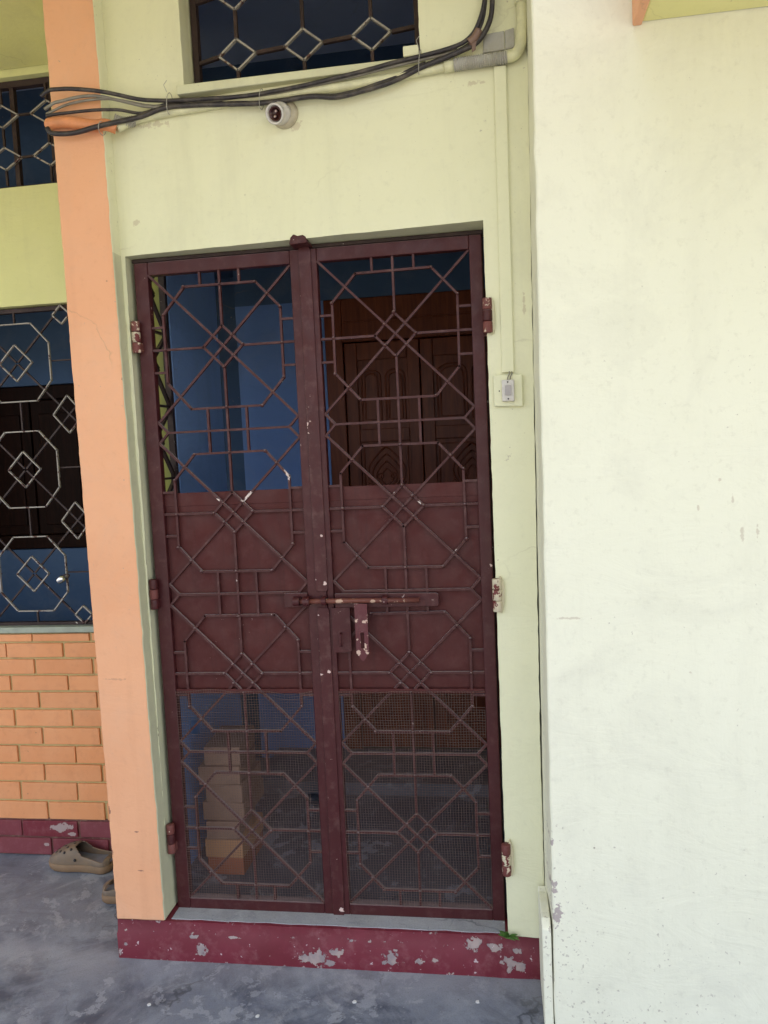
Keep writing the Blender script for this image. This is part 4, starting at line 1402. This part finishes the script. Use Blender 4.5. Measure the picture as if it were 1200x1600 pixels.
# empty bulb socket on the wall
bs_ = empty('bulb_socket', (0.515, wy(.5, 0), 2.605), 'empty round bulb holder with brown inside mounted above the gate', 'bulb socket')
mb = MB()
base_c = Vector((0.522, wy(.522, 0.0), 2.603))
Mb = Matrix.Translation(base_c) @ Matrix.Rotation(PI/2, 4, 'X')
mb.lathe([(0, 0.0), (0.041, 0.0), (0.041, 0.008), (0.036, 0.016), (0.030, 0.020), (0, 0.020)], Mb, 28)
mb.build('back_plate', M['socket'], bs_, bevel=0)
dirv = Vector((-0.16, -0.86, -0.36)).normalized()
rotm = dirv.to_track_quat('Z', 'Y').to_matrix().to_4x4()
Mh = Matrix.Translation(base_c+Vector((-0.006, -0.012, 0.0))) @ rotm
mb = MB()
mb.lathe([(0.030, 0.0), (0.031, 0.014), (0.029, 0.024), (0.0262, 0.030), (0.0262, 0.050), (0.0278, 0.052), (0.0278, 0.055), (0.0225, 0.055), (0.0205, 0.030), (0.0, 0.030)], Mh, 28)
mb.build('holder', M['plastic'], bs_)
mb = MB()
mb.lathe([(0.0, 0.0305), (0.0190, 0.0305), (0.0190, 0.050), (0.0165, 0.050), (0.0160, 0.034), (0.0, 0.034)], Mh, 24)
mb.build('inner_sleeve', M['bake'], bs_)
mb = MB()
for dx, dy in ((0.002, 0.0065), (-0.004, -0.0065)):
    mb.lathe([(0, 0.034), (0.0036, 0.034), (0.0036, 0.046), (0.0028, 0.048), (0, 0.048)], Mh @ Matrix.Translation((dx, dy, 0)), 12)
mb.build('contacts', M['brass'], bs_)

# ================================================================== LOOSE OBJECTS
def clog(loc, rz, label):
    root = empty('clog_shoe', loc, label, 'shoe', 'taupe clogs by the brick wall')
    L, W = 0.285, 0.056
    def halfw(u):
        # toe at u=0, heel at u=1
        t = max(0.0, min(1.0, u))
        e = math.sqrt(max(0.0, 1-(1-min(1, t/0.22))**2))
        h = math.sqrt(max(0.0, 1-((max(0, t-0.84))/0.16)**2))
        return W*e*h*(1.0-0.22*math.sin(PI*min(1, max(0, (t-0.35)/0.6)))*0.9)
    # sole
    so = MB()
    us = [0.5-0.5*math.cos(PI*k/22) for k in range(23)]
    out = [(u*L, halfw(u)) for u in us]+[(u*L, -halfw(u)) for u in us[-2:0:-1]]
    levels = [(0.93, 0.0015), (1.00, 0.007), (1.02, 0.018), (1.0, 0.029), (0.96, 0.031)]
    rings = []
    for s, z in levels:
        rings.append([so.bm.verts.new(((x-L/2)*(1+(s-1)*.45)+L/2, y*s, z+(0.010*max(0, 1-x/(L*.2))**2 if z < .02 else 0.0))) for x, y in out])
    n_ = len(out)
    for i in range(len(levels)-1):
        for j in range(n_):
            so.face([rings[i][j], rings[i][(j+1) % n_], rings[i+1][(j+1) % n_], rings[i+1][j]])
    so.face(rings[0][::-1])
    so.face(rings[-1])
    # upper
    upm = MB()
    def height(u):
        if u < 0.50:
            return 0.036+0.062*math.sin(PI/2*min(1, u/0.50))**0.85
        return 0.098-0.046*((u-0.5)/0.5)**0.8
    NU, NV = 26, 16
    grid = []
    for i in range(NU+1):
        u = 0.012+0.976*i/NU
        hw = max(0.004, halfw(u))*0.97
        zt = height(u)
        row = []
        for j in range(NV+1):
            a = PI*j/NV
            y = hw*math.copysign(abs(math.cos(a))**0.62, math.cos(a))
            z = 0.028+(zt-0.028)*abs(math.sin(a))**0.75
            row.append(upm.bm.verts.new((u*L, y, z)))
        grid.append(row)
    for i in range(NU):
        u = (i+.5)/NU
        for j in range(NV):
            # foot opening
            if u > 0.48:
                lim = 2+int(round(2.4*min(1, (u-0.48)/0.10))) if False else None
                k = (u-0.46)/0.5
                openw = 5.4*min(1.0, (k*3.0))**0.5
                if abs(j+.5-NV/2) < openw and u < 0.94:
                    continue
            upm.face([grid[i][j], grid[i+1][j], grid[i+1][j+1], grid[i][j+1]])
    bed = MB()
    o2 = [(L*0.04+(x)*0.92, y*0.88) for x, y in out]
    bed.prism(o2, 0.0315, 0.035, plane='xy')
    # vent holes: dark plugs on the toe, their black standing in for shade inside
    vhs = []
    for (u, v) in ((0.16, .25), (0.16, -.25), (0.25, 0.0), (0.25, .45), (0.25, -.45), (0.34, .22), (0.34, -.22), (0.40, .0), (0.42, .5), (0.42, -.5), (0.14, 0.0), (0.33, .66), (0.33, -.66)):
        a = PI/2-v*1.15
        hw = halfw(u)*0.97
        zt = height(u)
        def pt(a, u):
            hw = halfw(u)*0.97
            zt = height(u)
            return Vector((u*L, hw*math.copysign(abs(math.cos(a))**0.62, math.cos(a)), 0.028+(zt-0.028)*abs(math.sin(a))**0.75))
        p = pt(a, u)
        du = pt(a, u+.02)-pt(a, u-.02)
        da = pt(a+.05, u)-pt(a-.05, u)
        nn = du.cross(da)
        if nn.z < 0:
            nn = -nn
        nn.normalize()
        Mv = Matrix.Translation(p) @ nn.to_track_quat('Z', 'Y').to_matrix().to_4x4()
        vh = MB()
        vhs.append(vh)
        vh.lathe([(0, -0.004), (0.0055, -0.004), (0.0055, 0.0006), (0.0, 0.0008)], Mv, 10)
    rivets = []
    for sy in (-1, 1):
        rivet = MB()
        rivets.append(rivet)
        rivet.lathe([(0, 0), (0.006, 0), (0.005, 0.003), (0, 0.0035)], Matrix.Translation((L*0.50, sy*(halfw(0.50)*0.97+0.0005), 0.052)) @ Matrix.Rotation(-sy*PI/2, 4, 'X'), 12)
    T = Matrix.Translation(Vector(loc)) @ Matrix.Rotation(rz, 4, 'Z')
    for b_ in [so, upm, bed]+rivets+vhs:
        bmesh.ops.transform(b_.bm, matrix=T, verts=b_.bm.verts)
    so.build('sole', M['clog_sole'], root, angle=R(50))
    u_ = upm.build('upper', M['clog'], root, angle=R(60))
    sol = u_.modifiers.new('solid', 'SOLIDIFY')
    sol.thickness = 0.005
    sol.offset = -1
    ssm = u_.modifiers.new('sub', 'SUBSURF')
    ssm.levels = 1
    ssm.render_levels = 2
    for rivet in rivets:
        rivet.build('rivet', M['dark'], u_)
    bed.build('footbed', M['clog_bed'], root, bevel=0.001)
    for vh in vhs:
        vh.build('vent_hole', M['dark'], u_)
    return root
clog((-0.745, 0.462, 0.001), R(-5), 'taupe foam clog with round vent holes, toe out beside the orange pillar')
clog((-0.120, 0.235, 0.001), R(176), 'taupe clog mostly hidden behind the foot of the orange pillar')

# bricks stacked inside the gate
bl = [(0.03, 0.165, 0, 'loose_brick_red', 'red brick at the bottom of the stack inside the gate'),
      (0.028, 0.170, 0, 'loose_brick_pale', 'pale orange brick, second from the bottom of the stack'),
      (0.030, 0.150, 0, 'loose_brick', 'brown brick third from the bottom of the stack, right above the pale orange one'),
      (0.025, 0.180, 0, 'loose_brick', 'brown brick in the middle of the stack inside the gate'),
      (0.040, 0.175, 0, 'loose_brick', 'brown brick third from the top of the stack inside the gate'),
      (0.015, 0.165, 0, 'loose_brick', 'brown brick second from the top, sticking out to the left'),
      (0.035, 0.165, 0, 'loose_brick', 'topmost brown brick of the stack inside the gate')]
z = 0.1318
for k, (xa, xb, _, mt, lab) in enumerate(bl):
    mb = MB()
    h_ = 0.066
    yj = random.uniform(-.008, .008)
    rot = Matrix.Translation((0.09, 0.30, 0)) @ Matrix.Rotation(R(random.uniform(-4, 4)), 4, 'Z') @ Matrix.Translation((-0.09, -0.30, 0))
    mb.box((xa, 0.20+yj, z), (xb, 0.42+yj, z+h_), M4=rot)
    o = mb.build('brick', M[mt], None, base=(0.09, 0.30, z), bevel=0.004)
    tag(o, lab, 'brick', 'bricks stacked inside the gate')
    z += h_+0.001

# padlock hanging on the left window grille
pd = empty('padlock', (-0.625, 0.53, 1.15), 'small silver padlock hooked on the left window grille', 'padlock')
mb = MB()
Mr = Matrix.Translation((-0.628, 0.522, 1.168)) @ Matrix.Rotation(R(62), 4, 'Y') @ Matrix.Rotation(R(20), 4, 'Z')
mb.lathe([(0, -0.034), (0.008, -0.036), (0.014, -0.030), (0.0145, -0.010), (0.010, 0.0), (0.0, 0.0)], Mr, 18)
mb.build('lock_body', M['steel'], pd)
mb = MB()
mb.tube([Mr @ Vector((0.009*math.cos(a), 0, 0.0+0.022*math.sin(a))) for a in [PI*k/10 for k in range(11)]], 0.0028, 8)
mb.build('shackle', M['bar_dark'], pd)

# weed growing at the end of the doorstep
mb = MB()
rnd = random.Random(3)
for k in range(16):
    a = rnd.uniform(0, 2*PI)
    ln = rnd.uniform(0.030, 0.060)
    b0 = Vector((1.083+rnd.uniform(-.004, .004), -0.074, 0.125))
    dr_ = Vector((math.cos(a), -0.35-0.4*abs(math.sin(a)), rnd.uniform(0.4, 1.6))).normalized()
    side = dr_.cross(Vector((0, -1, 0.2))).normalized()
    prev = None
    for i in range(6):
        t = i/5
        c_ = b0+dr_*ln*t+Vector((0, 0, -0.014*t*t))
        w_ = 0.0050*math.sin(PI*(0.15+0.85*t))+0.0003
        cur = (mb.bm.verts.new(c_-side*w_), mb.bm.verts.new(c_+side*w_))
        if prev:
            mb.face([prev[0], prev[1], cur[1], cur[0]])
        prev = cur
o = mb.build('weed', M['leaf'], None, base=(1.083, -0.074, 0.125))
tag(o, 'tiny green weed sprouting at the right end of the doorstep', 'plant')
sm = o.modifiers.new('solid', 'SOLIDIFY')
sm.thickness = 0.0005

# pale plaster crumbs on the ground before the doorstep
crumbs = [((0.36, -0.30), 'pale crumb on the floor below the middle of the doorstep'), ((0.63, -0.22), 'pale plaster crumb on the floor near the peeled grey patch'),
          ((0.99, -0.19), 'pale plaster crumb on the floor near the right end of the doorstep'), ((0.02, -0.28), 'pale crumb on the floor in front of the orange pillar foot')]
for k, ((x, y), lab) in enumerate(crumbs):
    mb = MB()
    n_ = 7
    pts = [(x+0.007*rnd.uniform(.6, 1.2)*math.cos(2*PI*i/n_), y+0.006*rnd.uniform(.6, 1.2)*math.sin(2*PI*i/n_)) for i in range(n_)]
    mb.prism(pts, 0.001, 0.0035, plane='xy')
    o = mb.build('plaster_crumb', M['paper'], None, base=(x, y, 0))
    tag(o, lab, 'crumb', 'plaster crumbs on the ground')
